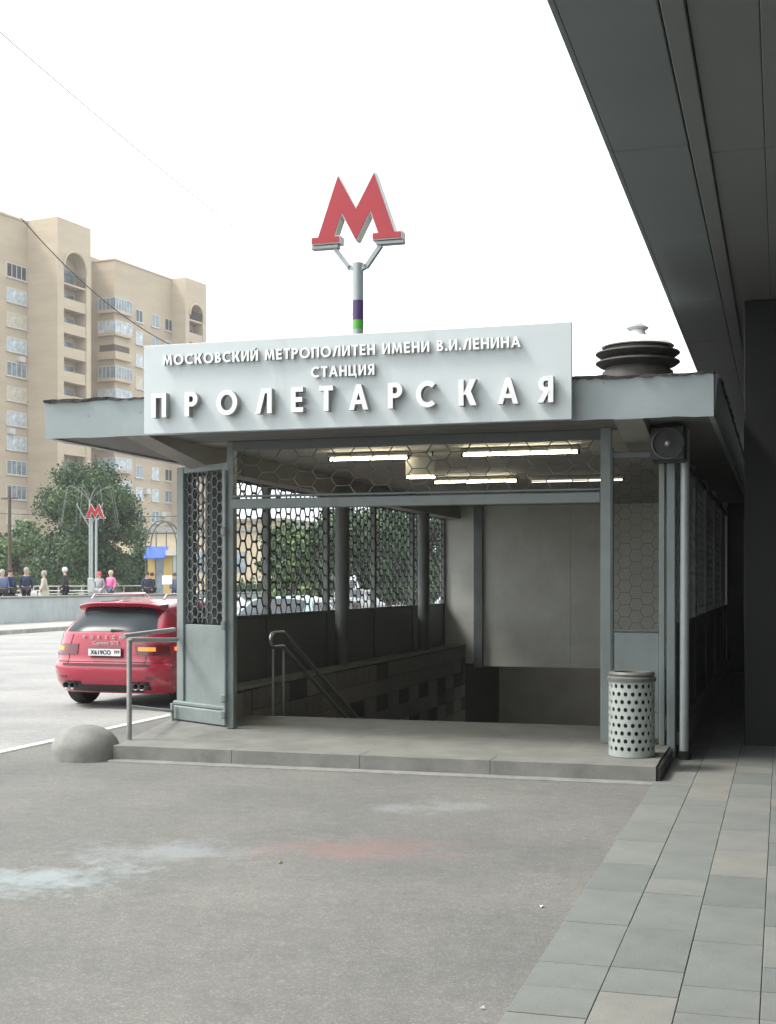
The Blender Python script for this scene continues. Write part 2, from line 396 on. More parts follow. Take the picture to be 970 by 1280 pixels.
mb = MB(); mb.box(-6.0, -1.62, 28.82, 29.1, -.0, .655); part('light_seal_curb', mb, M['concrete'], en)
# stair side walls clad in stone tiles
for sx, nm in ((-6.0, 'left'), (-1.62, 'right')):
    s = -1 if sx < -4 else 1
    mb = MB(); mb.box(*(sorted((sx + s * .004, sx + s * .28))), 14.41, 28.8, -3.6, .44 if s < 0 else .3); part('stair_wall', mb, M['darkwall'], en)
    if s < 0:
        mb = MB(); mb.bbox(sx - .3, sx + .035, 13.75, 25.34, .45, .485, .008); part('ledge', mb, M['concrete'], en)
th = .245; cnt = 0
for r_ in range(9):
    z1 = .44 - r_ * th
    y = 14.42 - (r_ % 2) * .0
    while y < 25.2:
        L = .62
        if y > 14.9 + (0.0 if r_ < 3 else (r_ - 2) * .45) - .6:
            b_ = MB(); b_.bbox(-6.0, -5.972 + random.uniform(0, .006), y + .005, min(y + L, 25.3) - .005, z1 - th + .005, z1 - .005, .004)
            mt = M['tile_b'] if (r_ in (2, 4) and (int(y / .62) % 2 == r_ // 2 % 2) and y > 17) or random.random() < .06 else random.choice((M['tile_a'], M['tile_a'], M['tile_c']))
            part('tile', b_, mt, en); cnt += 1
        y += L
# plinth tiles beside the front
for k in range(3):
    b_ = MB(); b_.bbox(-6.28, -5.975, 13.72 + k * .226 + .004, 13.72 + (k + 1) * .226 - .004, ZP, .43, .006); part('tile', b_, M['tile_c'] if k % 2 else M['tile_a'], en)
# hexagonal grille generator in a local plane: u along, w up
def hexgrille(mb, O, U, Wd, Hh, pu, pv, t, d, Nrm, ring=True):
    """lattice of elongated hexagon rings, pitch pu by pv"""
    O = Vector(O); U = Vector(U).normalized(); Z = Vector((0, 0, 1)); Nn = Vector(Nrm).normalized()
    nu = max(1, round(Wd / pu)); pu = Wd / nu; nv = max(1, round(Hh / pv)); pv = Hh / nv
    seen = set()
    for i in range(nu + 1):
        for j in range(-1, nv + 1):
            cu = i * pu; cv = j * pv + (pv / 2 if i % 2 else 0)
            pts = [(cu + pu * .5 * .62, cv), (cu + pu * .5 * .38 - .0, cv + pv * .5)]
            hx = [(cu + pu * .64, cv), (cu + pu * .36, cv + pv * .5), (cu - pu * .36, cv + pv * .5), (cu - pu * .64, cv), (cu - pu * .36, cv - pv * .5), (cu + pu * .36, cv - pv * .5)]
            for k in range(6):
                a, b = hx[k], hx[(k + 1) % 6]
                mid = (round((a[0] + b[0]) / 2, 3), round((a[1] + b[1]) / 2, 3))
                if mid in seen: continue
                seen.add(mid)
                a = (min(max(a[0], 0), Wd), min(max(a[1], 0), Hh)); b = (min(max(b[0], 0), Wd), min(max(b[1], 0), Hh))
                if abs(a[0] - b[0]) + abs(a[1] - b[1]) < .02: continue
                if (a[0] == b[0] and a[0] in (0, Wd)) or (a[1] == b[1] and a[1] in (0, Hh)): continue
                pa = O + U * a[0] + Z * a[1]; pb = O + U * b[0] + Z * b[1]
                dd = (pb - pa).normalized(); r = Nn * d / 2; q = dd.cross(Nn).normalized() * t / 2
                mb.add([pa - r - q, pa + r - q, pa + r + q, pa - r + q, pb - r - q, pb + r - q, pb + r + q, pb - r + q],
                       [(0, 1, 5, 4), (1, 2, 6, 5), (2, 3, 7, 6), (3, 0, 4, 7)])
# side walls: five bays each
YS = [13.75, 16.05, 18.4, 20.75, 23.1, 25.4]
ZD0, ZD1, ZT = .45, 1.25, 3.0
for sx, sgn in ((XL, 1), (XR, -1)):
    ya = YS if sgn > 0 else [12.9] + YS[1:]
    for k, (a, b) in enumerate(zip(ya[:-1], ya[1:])):
        mb = MB(); mb.bbox(sx - .02, sx + .02, a + .05, b - .05, ZD0 - .18, ZD1, .006)
        pn = part('dado_panel', mb, M['paint_dk'], en)
        for za, zb_ in ((ZD1, ZD1 + .04), (ZT - .06, ZT)):
            mb = MB(); mb.bbox(sx - .035, sx + .035, a + .04, b - .04, za, zb_, .005); part('panel_rail', mb, M['paint_dk'], en)
        mb = MB(); hexgrille(mb, (sx, a + .05, ZD1 + .04), (0, 1, 0), b - a - .1, ZT - .1 - ZD1, .185, .205, .030, .010, (1, 0, 0))
        part('grille', mb, M['grille'], en, fixn=False)
    for y in ya[0:]:
        mb = MB(); mb.bbox(sx - .045, sx + .045, y - .045, y + .045, .02, 3.1, .008); part('post', mb, M['paint_dk'] if y > 13.8 else M['paint'], en)
    mb = MB(); mb.bbox(sx - .10, sx + .10, ya[0], 25.4, ZP, ZD0 - .18, .01); part('plinth', mb, M['concrete'], en)
    # roof edge beam over columns, tapered towards the front
    bx = -6.22 if sgn > 0 else -1.33
    mb = MB(); x0, x1 = bx - .13, bx + .13
    pf = [(12.02, 3.165), (13.7, 2.95), (25.4, 2.95), (25.4, 3.22), (12.02, 3.22)]
    mb.add([(x0, y, z) for y, z in pf] + [(x1, y, z) for y, z in pf], [tuple(range(5)), tuple(range(9, 4, -1))] + [(i, (i + 1) % 5, (i + 1) % 5 + 5, i + 5) for i in range(5)])
    part('roof_beam', mb, M['beam'], en)
for y in (13.85, 18.4, 23.0):
    for cx in (-6.2, -1.28):
        if cx > -3 and y < 14: continue
        mb = MB(); mb.tube([(cx, y, ZP), (cx, y, 2.96)], .105, 16); part('column', mb, M['paint_dk'], en, smooth=True)
# front corner grille panel (left), set at an angle
LP0, LP1 = Vector((-6.57, 13.72, 0)), Vector((-5.70, 13.2, 0))
lu = (LP1 - LP0).normalized(); ln = Vector((lu.y, -lu.x, 0)); Lw = (LP1 - LP0).length
Mx = Matrix.Translation(LP0) @ Matrix(((lu.x, -ln.x, 0, 0), (lu.y, -ln.y, 0, 0), (0, 0, 1, 0), (0, 0, 0, 1)))
def lbox(*a, b=.006): m_ = MB(); m_.bbox(*a, b); return m_.xf(Mx)
part('corner_stile', lbox(0, .13, -.045, .045, .2, 3.0), M['paint'], en)
part('corner_stile', lbox(Lw - .13, Lw - .0, -.045, .045, .2, 3.0), M['paint'], en)
part('corner_rail', lbox(.13, Lw - .13, -.04, .04, 2.93, 3.0), M['paint'], en)
part('corner_panel', lbox(.13, Lw - .13, -.018, .018, .33, 1.23), M['paint'], en)
part('corner_rail', lbox(.13, Lw - .13, -.03, .03, .27, .33), M['paint'], en)
part('corner_base', lbox(-.055, Lw + .0, -.1, .07, ZP + .01, .31, b=.012), M['paint'], en)
part('corner_base', lbox(-.04, Lw - .02, -.075, .06, .312, .36, b=.012), M['paint'], en)
mb = MB(); hexgrille(mb, (.13, 0, 1.25), (1, 0, 0), Lw - .26, 1.68, .095, .12, .014, .02, (0, 1, 0)); mb.xf(Mx)
part('corner_grille', mb, M['grille'], en, fixn=False)
mb = MB(); mb.xf(Mx)
# gate plane
YG = 13.05
def fpost(x0, x1, y0, y1, z0, z1, m=M['paint'], nm='post', b=.008):
    m_ = MB(); m_.bbox(x0, x1, y0, y1, z0, z1, b); return part(nm, m_, m, en)
fpost(-5.68, -5.60, YG - .05, YG + .05, ZP, 3.2)
o = fpost(-5.70, -5.67, YG - .09, YG - .052, ZP + .03, 2.9, M['paint'], 'hinge_strip')
for z in (.25, .42, 1.2, 2.2): fpost(-5.72, -5.665, YG - .12, YG - .092, z, z + .09, M['paint'], 'hinge', .01)
fpost(-1.69, -1.585, YG - .2, YG - .1, ZP, 3.2)
fpost(-5.60, -1.70, YG - .12, YG - .02, 2.48, 2.585, M['paint'], 'crossbeam')
fpost(-5.60, -1.70, YG - .10, YG - .05, 2.60, 2.625, M['paint'], 'crossbeam')
fpost(-5.60, -1.70, YG - .10, YG - .02, 3.1, 3.2, M['paint_dk'], 'crossbeam')
mb = MB(); hexgrille(mb, (-5.60, YG - .06, 2.625), (1, 0, 0), 3.90, .475, .21, .158, .009, .012, (0, 1, 0)); part('transom_grille', mb, M['grille'], en, fixn=False)
# right hand side panel
fpost(-1.585, -1.565, YG - .2, YG - .14, ZP, 3.0, M['paint_dk'], 'stile')
fpost(-1.565, -1.13, YG - .19, YG - .15, .45, 1.22, M['paint'], 'side_panel')
fpost(-1.565, -1.13, YG - .2, YG - .14, 2.9, 2.96, M['paint_dk'], 'panel_rail')
fpost(-1.565, -1.13, YG - .2, YG - .14, 1.221, 1.25, M['paint_dk'], 'panel_rail')
fpost(-1.565, -1.13, YG - .2, YG - .14, .2, .449, M['paint'], 'panel_rail')
fpost(-1.13, -1.075, YG - .22, YG - .14, ZP, 3.0, M['paint'], 'stile')
fpost(-1.05, -.975, YG - .25, YG - .15, .02, 3.02, M['paint'], 'stile')
mb = MB(); hexgrille(mb, (-1.565, YG - .17, 1.25), (1, 0, 0), .43, 1.65, .105, .12, .0028, .006, (0, 1, 0)); part('side_grille', mb, M['darkwall'], en, fixn=False)
mb = MB(); mb.tube([(-.895, YG - .22, .04), (-.885, YG - .22, 3.15)], .043, 12); o = part('downpipe', mb, M['pole'], en, smooth=True)
mb = MB(); mb.tube([(-.895, YG - .22, .0), (-.895, YG - .22, .1)], .06, 12); part('pipe_shoe', mb, M['black'], en, smooth=True)
# back: beige walls over the stair
mb = MB(); mb.bbox(-6.5, -5.80, 25.42, 25.62, .1, 3.2, .005); part('end_wall', mb, M['wallb'], en)
mb = MB(); mb.bbox(-5.80, -5.62, 25.27, 25.47, .03, 3.2, .01); part('pilaster', mb, M['paint'], en)
for a, b in ((-5.62, -3.9), (-3.9, -2.2), (-2.2, -.98)):
    mb = MB(); mb.bbox(a + .002, b - .002, 25.35, 25.5, .055, 3.2, .003); part('end_wall', mb, M['wallb'], en)
# roof: slab, fascia panels, soffit, felt lip
RX0, RX1, RY0, RY1 = -7.26, -.58, 12.0, 27.0
mb = MB(); mb.box(RX0 + .04, RX1 - .04, RY0 + .04, RY1 - .04, 3.22, 3.5); part('roof_slab', mb, M['ceiling'], en)
for k, y in enumerate(np.arange(12.06, 25.3, .5)):     # ceiling sheets over the stair
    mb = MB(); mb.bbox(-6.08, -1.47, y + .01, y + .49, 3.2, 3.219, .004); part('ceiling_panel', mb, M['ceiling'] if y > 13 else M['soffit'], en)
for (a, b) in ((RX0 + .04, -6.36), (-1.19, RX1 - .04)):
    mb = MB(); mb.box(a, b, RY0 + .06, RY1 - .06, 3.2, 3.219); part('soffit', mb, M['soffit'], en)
fa = mat('fascia_paint', (.335, .385, .39), .42, var=.13, scale=1.6, bump=.10, bscale=7)
nn_ = fa.node_tree.nodes; ll_ = fa.node_tree.links           # flaking and rust spots of their own shape
nz = nn_.new('ShaderNodeTexNoise'); nz.inputs['Scale'].default_value = 9; nz.inputs['Detail'].default_value = 9; nz.inputs['Roughness'].default_value = .75
tcx = nn_.new('ShaderNodeTexCoord'); ll_.new(tcx.outputs['Object'], nz.inputs['Vector'])
rp = nn_.new('ShaderNodeValToRGB'); rp.color_ramp.elements[0].position = .625; rp.color_ramp.elements[1].position = .70
ll_.new(nz.outputs[0], rp.inputs[0])
mx = nn_.new('ShaderNodeMix'); mx.data_type = 'RGBA'; mx.inputs[7].default_value = (.11, .09, .07, 1)
old = nn_['Principled BSDF'].inputs['Base Color'].links[0].from_socket
ll_.new(rp.outputs[0], mx.inputs[0]); ll_.new(old, mx.inputs[6]); ll_.new(mx.outputs[2], nn_['Principled BSDF'].inputs['Base Color'])
def fascia(a, b, side):
    """slightly buckled sheet with rough lower edge"""
    mb = MB(); n = 40; a = Vector(a); b = Vector(b); d = (b - a).normalized(); nn = Vector((d.y, -d.x, 0))
    rows = []
    for i in range(n + 1):
        p = a + (b - a) * i / n; j = random.uniform
        rows.append([p + nn * (.0 + j(-.003, .003)) + Vector((0, 0, 3.175 + j(-.006, .006))), p + nn * (.012 + j(-.005, .005)) + Vector((0, 0, 3.30)),
                     p + nn * (.02 + j(-.004, .004)) + Vector((0, 0, 3.42)), p + nn * (.035 + j(-.002, .002)) + Vector((0, 0, 3.545)), p - nn * .05 + Vector((0, 0, 3.55)), p - nn * .05 + Vector((0, 0, 3.18 ))])
    vs = [q for r in rows for q in r]; fs = []
    for i in range(n):
        for k in range(6):
            k2 = (k + 1) % 6; fs.append((i * 6 + k, i * 6 + k2, (i + 1) * 6 + k2, (i + 1) * 6 + k))
    fs.append(tuple(range(6))); fs.append(tuple(n * 6 + k for k in range(5, -1, -1)))
    mb.add(vs, fs); return part('fascia', mb, fa, en, smooth=True)
fascia((RX0, RY0, 0), (RX1, RY0, 0), 0); fascia((RX1, RY0 + .051, 0), (RX1, RY1, 0), 1); fascia((RX0, RY1, 0), (RX0, RY0 + .051, 0), 2)
def felt(a, b):
    mb = MB(); n = 110; a = Vector(a); b = Vector(b); d = (b - a).normalized(); nn = Vector((d.y, -d.x, 0)); rows = []
    for i in range(n + 1):
        p = a + (b - a) * i / n; j = random.uniform; w_ = .005 * math.sin(i * .7) + .006 * math.sin(i * .23)
        rows.append([p + nn * (.055 + j(-.012, .015)) + Vector((0, 0, 3.545 + j(-.018, .004))), p + nn * .05 + Vector((0, 0, 3.562 + w_ + j(-.006, .008))), p - nn * .35 + Vector((0, 0, 3.59 + w_ + j(0, .012))), p - nn * .36 + Vector((0, 0, 3.552))])
    vs = [q for r in rows for q in r]; fs = []
    for i in range(n):
        for k in range(4):
            k2 = (k + 1) % 4; fs.append((i * 4 + k, i * 4 + k2, (i + 1) * 4 + k2, (i + 1) * 4 + k))
    fs.append((0, 1, 2, 3)); fs.append(tuple(n * 4 + k for k in (3, 2, 1, 0)))
    mb.add(vs, fs); part('felt_edge', mb, M['felt'], en)
felt((RX0, RY0, 0), (RX1, RY0, 0)); felt((RX1, RY0 + .36, 0), (RX1, RY1, 0)); felt((RX0, RY1, 0), (RX0, RY0 + .36, 0))
mb = MB(); mb.box(RX0 + .34, RX1 - .34, RY0 + .34, RY1 - .1, 3.5, 3.585); part('roof_felt', mb, M['felt'], en)

# stair handrail
HX = .13
hr = thing('handrail', 'polished steel stair handrail with looped end going down inside the metro entrance', 'handrail', (-5.8, 14.5, ZP))
sl = -.15 / .33
a = Vector((HX - 5.84, 14.35, 1.1))
for off, nm in ((0, 'top_rail'), (-.17, 'lower_rail')):
    pts = [(HX - 5.84, 14.75, 1.1 + off)] + [(HX - 5.84, 14.75 + k, 1.1 + off + sl * k) for k in (1, 3, 5, 7)]
    mb = MB(); mb.tube([Vector(p) for p in pts], .027, 10); part(nm, mb, M['steel'], hr, smooth=True)
mb = MB(); loop = [(HX - 5.84, 14.75, 1.1), (HX - 5.84, 14.5, 1.1)] + [(HX - 5.84, 14.5 - .085 * math.sin(t), 1.015 + .085 * math.cos(t)) for t in np.linspace(.3, math.pi - .3, 7)] + [(HX - 5.84, 14.5, .93), (HX - 5.84, 14.75, .93)]
loop = [(p[0] - .03 + .03 * min(1, max(0, (p[1] - 14.4) / .35)) , p[1], p[2]) for p in loop]
mb.tube(loop, .027, 10); part('loop_end', mb, M['steel'], hr, smooth=True)
for dy in (.0, .34):
    mb = MB(); mb.tube([(HX - 5.86, 14.47 + dy, ZP - (.15 if dy else 0)), (HX - 5.86, 14.47 + dy, .92)], .018, 8); part('rail_post', mb, M['steel'], hr, smooth=True)
# side guard rail on the platform
gr = thing('guard_rail', 'grey tube guard rail at the left end of the concrete step', 'guard rail', (-6.23, 11.8, ZP))
p0 = Vector((-6.2, 11.8, 0)); e0 = Vector((-6.62, 13.66, 0))
mb = MB(); mb.tube([(p0.x, p0.y, ZP), (p0.x, p0.y, 1.13)], .026, 10); part('post', mb, M['rail'], gr, smooth=True)
mb = MB(); mb.tube([(p0.x - .07, p0.y, 1.165), (e0.x, e0.y, 1.165)], .026, 10); part('top_rail', mb, M['rail'], gr, smooth=True)
mb = MB(); mb.tube([(p0.x, p0.y, 1.13), (e0.x + .06, e0.y - .05, 1.05)], .026, 10); part('top_rail', mb, M['rail'], gr, smooth=True)
mb = MB(); mb.tube([(p0.x, p0.y, .47), (e0.x + .03, e0.y - .1, .25)], .018, 10); part('lower_rail', mb, M['rail'], gr, smooth=True)
mb = MB(); mb.tube([(e0.x + .03, e0.y - .1, ZP), (e0.x + .03, e0.y - .1, .34)], .02, 10); part('post', mb, M['rail'], gr, smooth=True)
# concrete hemisphere
mb = MB(); prof = [(.325, -.02), (.325, .10)] + [(.325 * math.cos(t), .10 + .225 * math.sin(t)) for t in np.linspace(.1, 1.5, 9)] + [(.001, .326)]
mb.lathe(prof, (0, 0, 0), 28); o = link(mesh_of(mb, 'bollard', M['concrete'], 'all'), 'bollard'); p = at(107, 12.75); o.location = (p.x, p.y, 0)
tag(o, 'squat rounded concrete bollard on the asphalt at the left end of the step', 'bollard')

# ceiling lamps
LAMPS = [(-2.77, 14.35, 1.3, 'fluorescent tube lamp under the entrance ceiling, front right and brightest'),
         (-4.55, 14.45, .95, 'fluorescent tube lamp under the entrance ceiling, front left above the crossbeam'),
         (-4.15, 18.2, 1.2, 'fluorescent tube lamp farther in, just over the middle of the crossbeam'),
         (-2.75, 18.4, 1.3, 'dim fluorescent tube lamp farther in, over the right end of the crossbeam')]
lamp2 = mat('dim_tube', (.8, .8, .75), .4, emit=(1, .95, .8), es=1.0)
for x, y, L, lb in LAMPS:
    t = thing('ceiling_lamp', lb, 'lamp', (x, y, 3.1), 0, 'tube lamps under the entrance ceiling')
    mb = MB(); mb.bbox(-L / 2 - .02, L / 2 + .02, -.03, .03, .045, .095, .01); part('housing', mb, M['beam'], t, world=False)
    mb = MB(); mb.tube([(-L / 2, 0, .02), (L / 2, 0, .02)], .013, 10); part('tube', mb, lamp2 if 'dim' in lb else M['lamp'], t, True, False)
    for s in (-1, 1): mb = MB(); mb.bbox(s * L / 2 - .015, s * L / 2 + .015, -.02, .02, -.0, .044, .004); part('socket', mb, M['black'], t, world=False)
t = thing('ceiling_lamp', 'unseen tube lamp added to brighten the stair passage behind the beige wall', 'lamp', (-3.8, 26.6, .55), 0, 'tube lamps under the entrance ceiling')  # added lamp, hidden behind the lintel to light the lower wall
mb = MB(); mb.bbox(-.6, .6, -.06, .06, -.02, .05, .01); part('housing', mb, M['black'], t, world=False)
mb = MB(); mb.tube([(-.58, 0, -.055), (.58, 0, -.055)], .03, 10); part('tube', mb, mat('fill_tube', (.9, .9, .85), .4, emit=(1, .96, .86), es=10), t, True, False)
t = thing('hanging_sign', 'small blank lit sign hanging from the entrance ceiling between the tube lamps', 'sign', (-3.97, 14.6, 3.0))
mb = MB(); mb.bbox(-.17, .17, -.04, .04, -.08, .14, .01); part('box', mb, M['ceiling'], t, world=False)
mb = MB(); mb.bbox(-.16, .16, -.035, .035, -.105, -.083, .004); part('light_strip', mb, M['lamp'], t, world=False)
for s in (-1, 1): mb = MB(); mb.tube([(s * .14, 0, .13), (s * .14, 0, .2)], .008, 6); part('hanger', mb, M['black'], t, world=False)
# round loudspeaker under the roof edge, right
t = thing('loudspeaker', 'round black loudspeaker in a square housing under the roof corner', 'loudspeaker', (-1.02, 12.5, 2.99))
mb = MB(); mb.bbox(-.16, .16, .0, .3, -.16, .17, .02); part('housing', mb, M['black'], t, world=False)
mb = MB(); mb.lathe([(.145, 0), (.15, -.03), (.135, -.035), (.125, -.005)], n=28, axis='y'); part('ring', mb, mat('ring_dark', (.07, .07, .07), .4), t, True, False)
mb = MB(); mb.lathe([(.125, -.005), (.07, .0 - .004), (.03, -.012), (.0005, -.012)], n=28, axis='y'); part('cone', mb, mat('cone_dark', (.03, .03, .03), .6), t, True, False)
mb = MB(); mb.lathe([(.028, -.013), (.02, -.03), (.0005, -.034)], n=16, axis='y'); part('cap', mb, M['rail'], t, True, False)

# roof ventilator
vp = at(797, 13.6); t = thing('roof_ventilator', 'round roof ventilator with ribbed dark skirt and pale cap', 'ventilator', (vp.x, vp.y, 3.585))
vd = mat('vent_dark', (.07, .066, .06), .7, var=.4, scale=9); vl = mat('vent_cap', (.30, .31, .30), .4, .1, var=.2, scale=6)
mb = MB(); mb.lathe([(.36, 0), (.36, .28), (.33, .30), (.33, .54)], n=32); part('neck', mb, vd, t, 'all', False)
for z in (.37, .465):
    mb = MB(); mb.lathe([(.30, z - .06), (.39, z - .03), (.43, z), (.425, z + .014), (.36, z + .03), (.29, z + .035)], n=36); part('louvre', mb, vd, t, True, False)
mb = MB(); mb.lathe([(.36, .53), (.372, .54), (.33, .575), (.2, .625), (.09, .66), (.07, .72)], n=36); part('cap', mb, M['letter'], t, True, False)
mb = MB(); mb.lathe([(.001, .705), (.09, .712), (.115, .735), (.06, .77), (.001, .782)], n=24); part('knob', mb, vl, t, True, False)

# ------------------------------------------------------------------ sign board and letters
sg = thing('sign_board', 'long pale grey station name board with raised white Cyrillic letters on the roof edge', 'sign', (-3.92, 11.86, 3.17))
SX0, SX1, SY = -6.05, -1.81, 11.82; SZ0, SZ1 = 3.165, 4.04
mb = MB(); mb.bbox(SX0, SX1, SY, SY + .035, SZ0, SZ1, .004); part('board', mb, M['sign'], sg)
mb = MB()
for x in (SX0 + .4, -4.6, -3.2, SX1 - .4): mb.box(x - .02, x + .02, SY + .035, SY + .10, SZ0 + .1, SZ1 - .1); mb.bar((x, SY + .07, SZ1 - .2), (x, SY + .75, 3.56), .03)
part('bracket', mb, M['pole'], sg)
def ray_to_front(px, py, Y):
    r = (px - 485) / F; zc = Y / (CT + r * ST); p = at(px, zc); return p.x, H + (728 - py) * zc / F
def glyph(ch, w):
    """strokes of one capital of height 1 as (x,z) polygons, and its width"""
    def para(x0, z0, x1, z1, ww=None): ww = ww or w; return [(x0, z0), (x0 + ww, z0), (x1 + ww, z1), (x1, z1)]
    def bx(x0, x1, z0, z1): return [(x0, z0), (x1, z0), (x1, z1), (x0, z1)]
    def arc(cx, cz, rx, rz, a0, a1, n=14): return [(cx + rx * math.cos(R(a)), cz + rz * math.sin(R(a))) for a in np.linspace(a0, a1, n)]
    def ring(cx, cz, rx, rz, a0, a1): return arc(cx, cz, rx, rz, a0, a1) + arc(cx, cz, rx - w, rz - w * .92, a1, a0)
    def bowl(x0, xc, zc, r, sgn=1):
        o = [(x0, zc + r)] + [(xc + sgn * (p[0] - xc), p[1]) for p in arc(xc, zc, r, r, 90, -90)] + [(x0, zc - r), (x0, zc - r + w * .85)]
        return o + [(xc + sgn * (p[0] - xc), p[1]) for p in arc(xc, zc, r - w, r - w * .85, -90, 90)] + [(x0, zc + r - w * .85)]
    h = w * .9
    if ch == 'П': return [bx(0, w, 0, 1), bx(.72 - w, .72, 0, 1), bx(w, .72 - w, 1 - h, 1)], .72
    if ch == 'Н': return [bx(0, w, 0, 1), bx(.72 - w, .72, 0, 1), bx(w, .72 - w, .5 - h / 2, .5 + h / 2)], .72
    if ch == 'Р': return [bx(0, w, 0, 1), bowl(w, .33, .70, .30)], .63
    if ch == 'Я': return [bx(.63 - w, .63, 0, 1), bowl(.63 - w, .31, .70, .30, -1), para(-.02, 0, .24, .45, w * 1.1)], .65
    if ch == 'В': return [bx(0, w, 0, 1), bowl(w, .30, .755, .245), bowl(w, .33, .278, .277)], .61
    if ch == 'О': return [ring(.5, .5, .5, .515, 90, 270), ring(.5, .5, .5, .515, -90, 90)], 1.0
    if ch == 'С': return [ring(.5, .5, .5, .515, 48, 180), ring(.5, .5, .5, .515, 180, 312)], .84
    if ch == 'Л': return [bx(.74 - w, .74, 0, 1), bx(.24, .74 - w, 1 - h, 1), [(-.02, 0), (w * .95, 0), (.24 + w * .9, 1 - h), (.24, 1 - h * .5)]], .74
    if ch == 'Е': return [bx(0, w, 0, 1), bx(w, .56, 0, h), bx(w, .52, .5 - h / 2, .5 + h / 2), bx(w, .56, 1 - h, 1)], .56
    if ch == 'Т': return [bx(.31 - w / 2, .31 + w / 2, 0, 1 - h), bx(0, .62, 1 - h, 1)], .62
    if ch == 'А': return [para(0, 0, .43 - w / 2 - .0, 1), para(.86 - w, 0, .43 - w / 2, 1), bx(.22, .64, .22, .22 + h * .85)], .86
    if ch == 'К': return [bx(0, w, 0, 1), para(w * .9, .42, .48, 1, w * 1.25), para(.50, 0, w * 1.15, .56, w * 1.25)], .74
    if ch == 'М': return [para(0, 0, .10, 1), para(.98 - w, 0, .88 - w, 1), [(.10 + w * .3, 1), (.10 + w, 1), (.49, .28 + .1), (.88 - w, 1), (.88 - w * .3, 1), (.535, 0.06), (.445, .06)]], .98
    if ch in 'ИЙ':
        g = [bx(0, w, 0, 1), bx(.74 - w, .74, 0, 1), [(w, 0), (w, h * 1.6), (.74 - w, 1), (.74 - w, 1 - h * 1.6)]]
        if ch == 'Й': g.append([(.20, 1.22), (.28, 1.22), (.37, 1.15), (.46, 1.22), (.54, 1.22), (.46, 1.07), (.28, 1.07)])
        return g, .74
    if ch == 'Ц': return [bx(0, w, 0, 1), bx(.70 - w, .70, 0, 1), bx(w, .70 - w, 0, h), bx(.70, .82, -.2, h), ], .82
    if ch == '.': return [bx(0, w * 1.05, 0, w * 1.05)], w
gc = {}
def put_letter(ch, x, z, hh, dep, w, k=1.0):
    """raised letter centred on the board at (x,z), cap height hh"""
    key = (ch, hh, round(k, 3))
    if key not in gc:
        g, wd = glyph(ch, w); mb = MB()
        for i, poly in enumerate(g):
            o = i * .0009 / hh
            pz_ = [((px_ - wd / 2) * k * hh, (pz__ - .5) * hh) for px_, pz__ in poly]
            mb.prism(pz_, -dep - i * .0012, 0)
        me = mesh_of(mb, 'letter', [M['letter'], M['lside']])
        for p_ in me.polygons: p_.material_index = 0 if abs(p_.normal.y) > .7 else 1
        gc[key] = me
    o = link(gc[key], 'letter', sg); o.location = Vector((x, SY - .014, z)) - wpos(sg); return o
big = [('П', 54), ('Р', 124), ('О', 201), ('Л', 281), ('Е', 353), ('Т', 416), ('А', 486), ('Р', 565), ('С', 631), ('К', 721), ('А', 809), ('Я', 891)]
for ch, vx in big:
    x, z = ray_to_front(170 + (vx - 3) / 1.732, 500, SY - .08)
    put_letter(ch, x, 3.43, .238, .085, .215, .92)
def line(txt, px0, px1, zc_, hh, dep, w):
    x0, _ = ray_to_front(px0, 400, SY); x1, _ = ray_to_front(px1, 400, SY)
    ws = [None if c == ' ' else glyph(c, w)[1] * hh for c in txt]
    gap = hh * .15; sp = hh * .36
    tot = sum(w_ if w_ else sp for w_ in ws) + gap * (len(txt) - 1); k = (x1 - x0) / tot; x = x0
    for ch, w_ in zip(txt, ws):
        if w_ is None: x += (sp + gap) * k; continue
        put_letter(ch, x + w_ * k / 2, zc_, hh, dep, w, k); x += (w_ + gap) * k
line('МОСКОВСКИЙ МЕТРОПОЛИТЕН ИМЕНИ В.И.ЛЕНИНА', 206, 652, 3.878, .102, .035, .21)
line('СТАНЦИЯ', 391, 470, 3.69, .102, .035, .21)

# ------------------------------------------------------------------ big M sign on pole
def metro_m(root, sc, depth):
    k = .002268 * sc
    half = [(0, 308), (105, 118), (223, 455), (262, 455), (262, 497), (92, 497), (92, 455), (122, 455), (82, 343), (5, 489)]
    right = [(x * k, (497 - y) * k) for x, y in half]; left = [(-x, y) for x, y in reversed(right)]
    poly = right + left[:-1]
    mb = MB(); mb.prism(poly, -depth / 2, depth / 2); part('letter_body', mb, M['mwhite'], root, world=False)
    cx, cz = 0, .22 * sc
    def inset(p, d):
        n = len(p); out = []
        for i in range(n):
            a = Vector(p[i - 1]); b = Vector(p[i]); c = Vector(p[(i + 1) % n])
            n1 = Vector((-(b - a).y, (b - a).x)).normalized(); n2 = Vector((-(c - b).y, (c - b).x)).normalized()
            m_ = (n1 + n2); m_ = m_ / max(.35, m_.length_squared / 2) if m_.length > 1e-6 else n1
            out.append(tuple(b + m_ * d))
        return out
    area = sum(poly[i - 1][0] * poly[i][1] - poly[i][0] * poly[i - 1][1] for i in range(len(poly)))
    ins = inset(poly, (.012 if area > 0 else -.012) * sc)
    for y0, y1 in ((-depth / 2 - .012, -depth / 2 - .001), (depth / 2 + .001, depth / 2 + .012)):
        mb = MB(); mb.prism(ins, y0, y1); part('red_face', mb, M['mred'], root, world=False)
mp_ = at(447.5, 16.5); mz = H + (728 - 304) * 16.5 / F
t = thing('metro_sign', 'large red M on a forked grey pole above the entrance roof', 'sign', (mp_.x, mp_.y, 3.585))
hd = thing('sign_head', '', ''); del hd['label']; del hd['category']; hd.parent = t; hd.location = (0, 0, mz - 3.585 - .0)
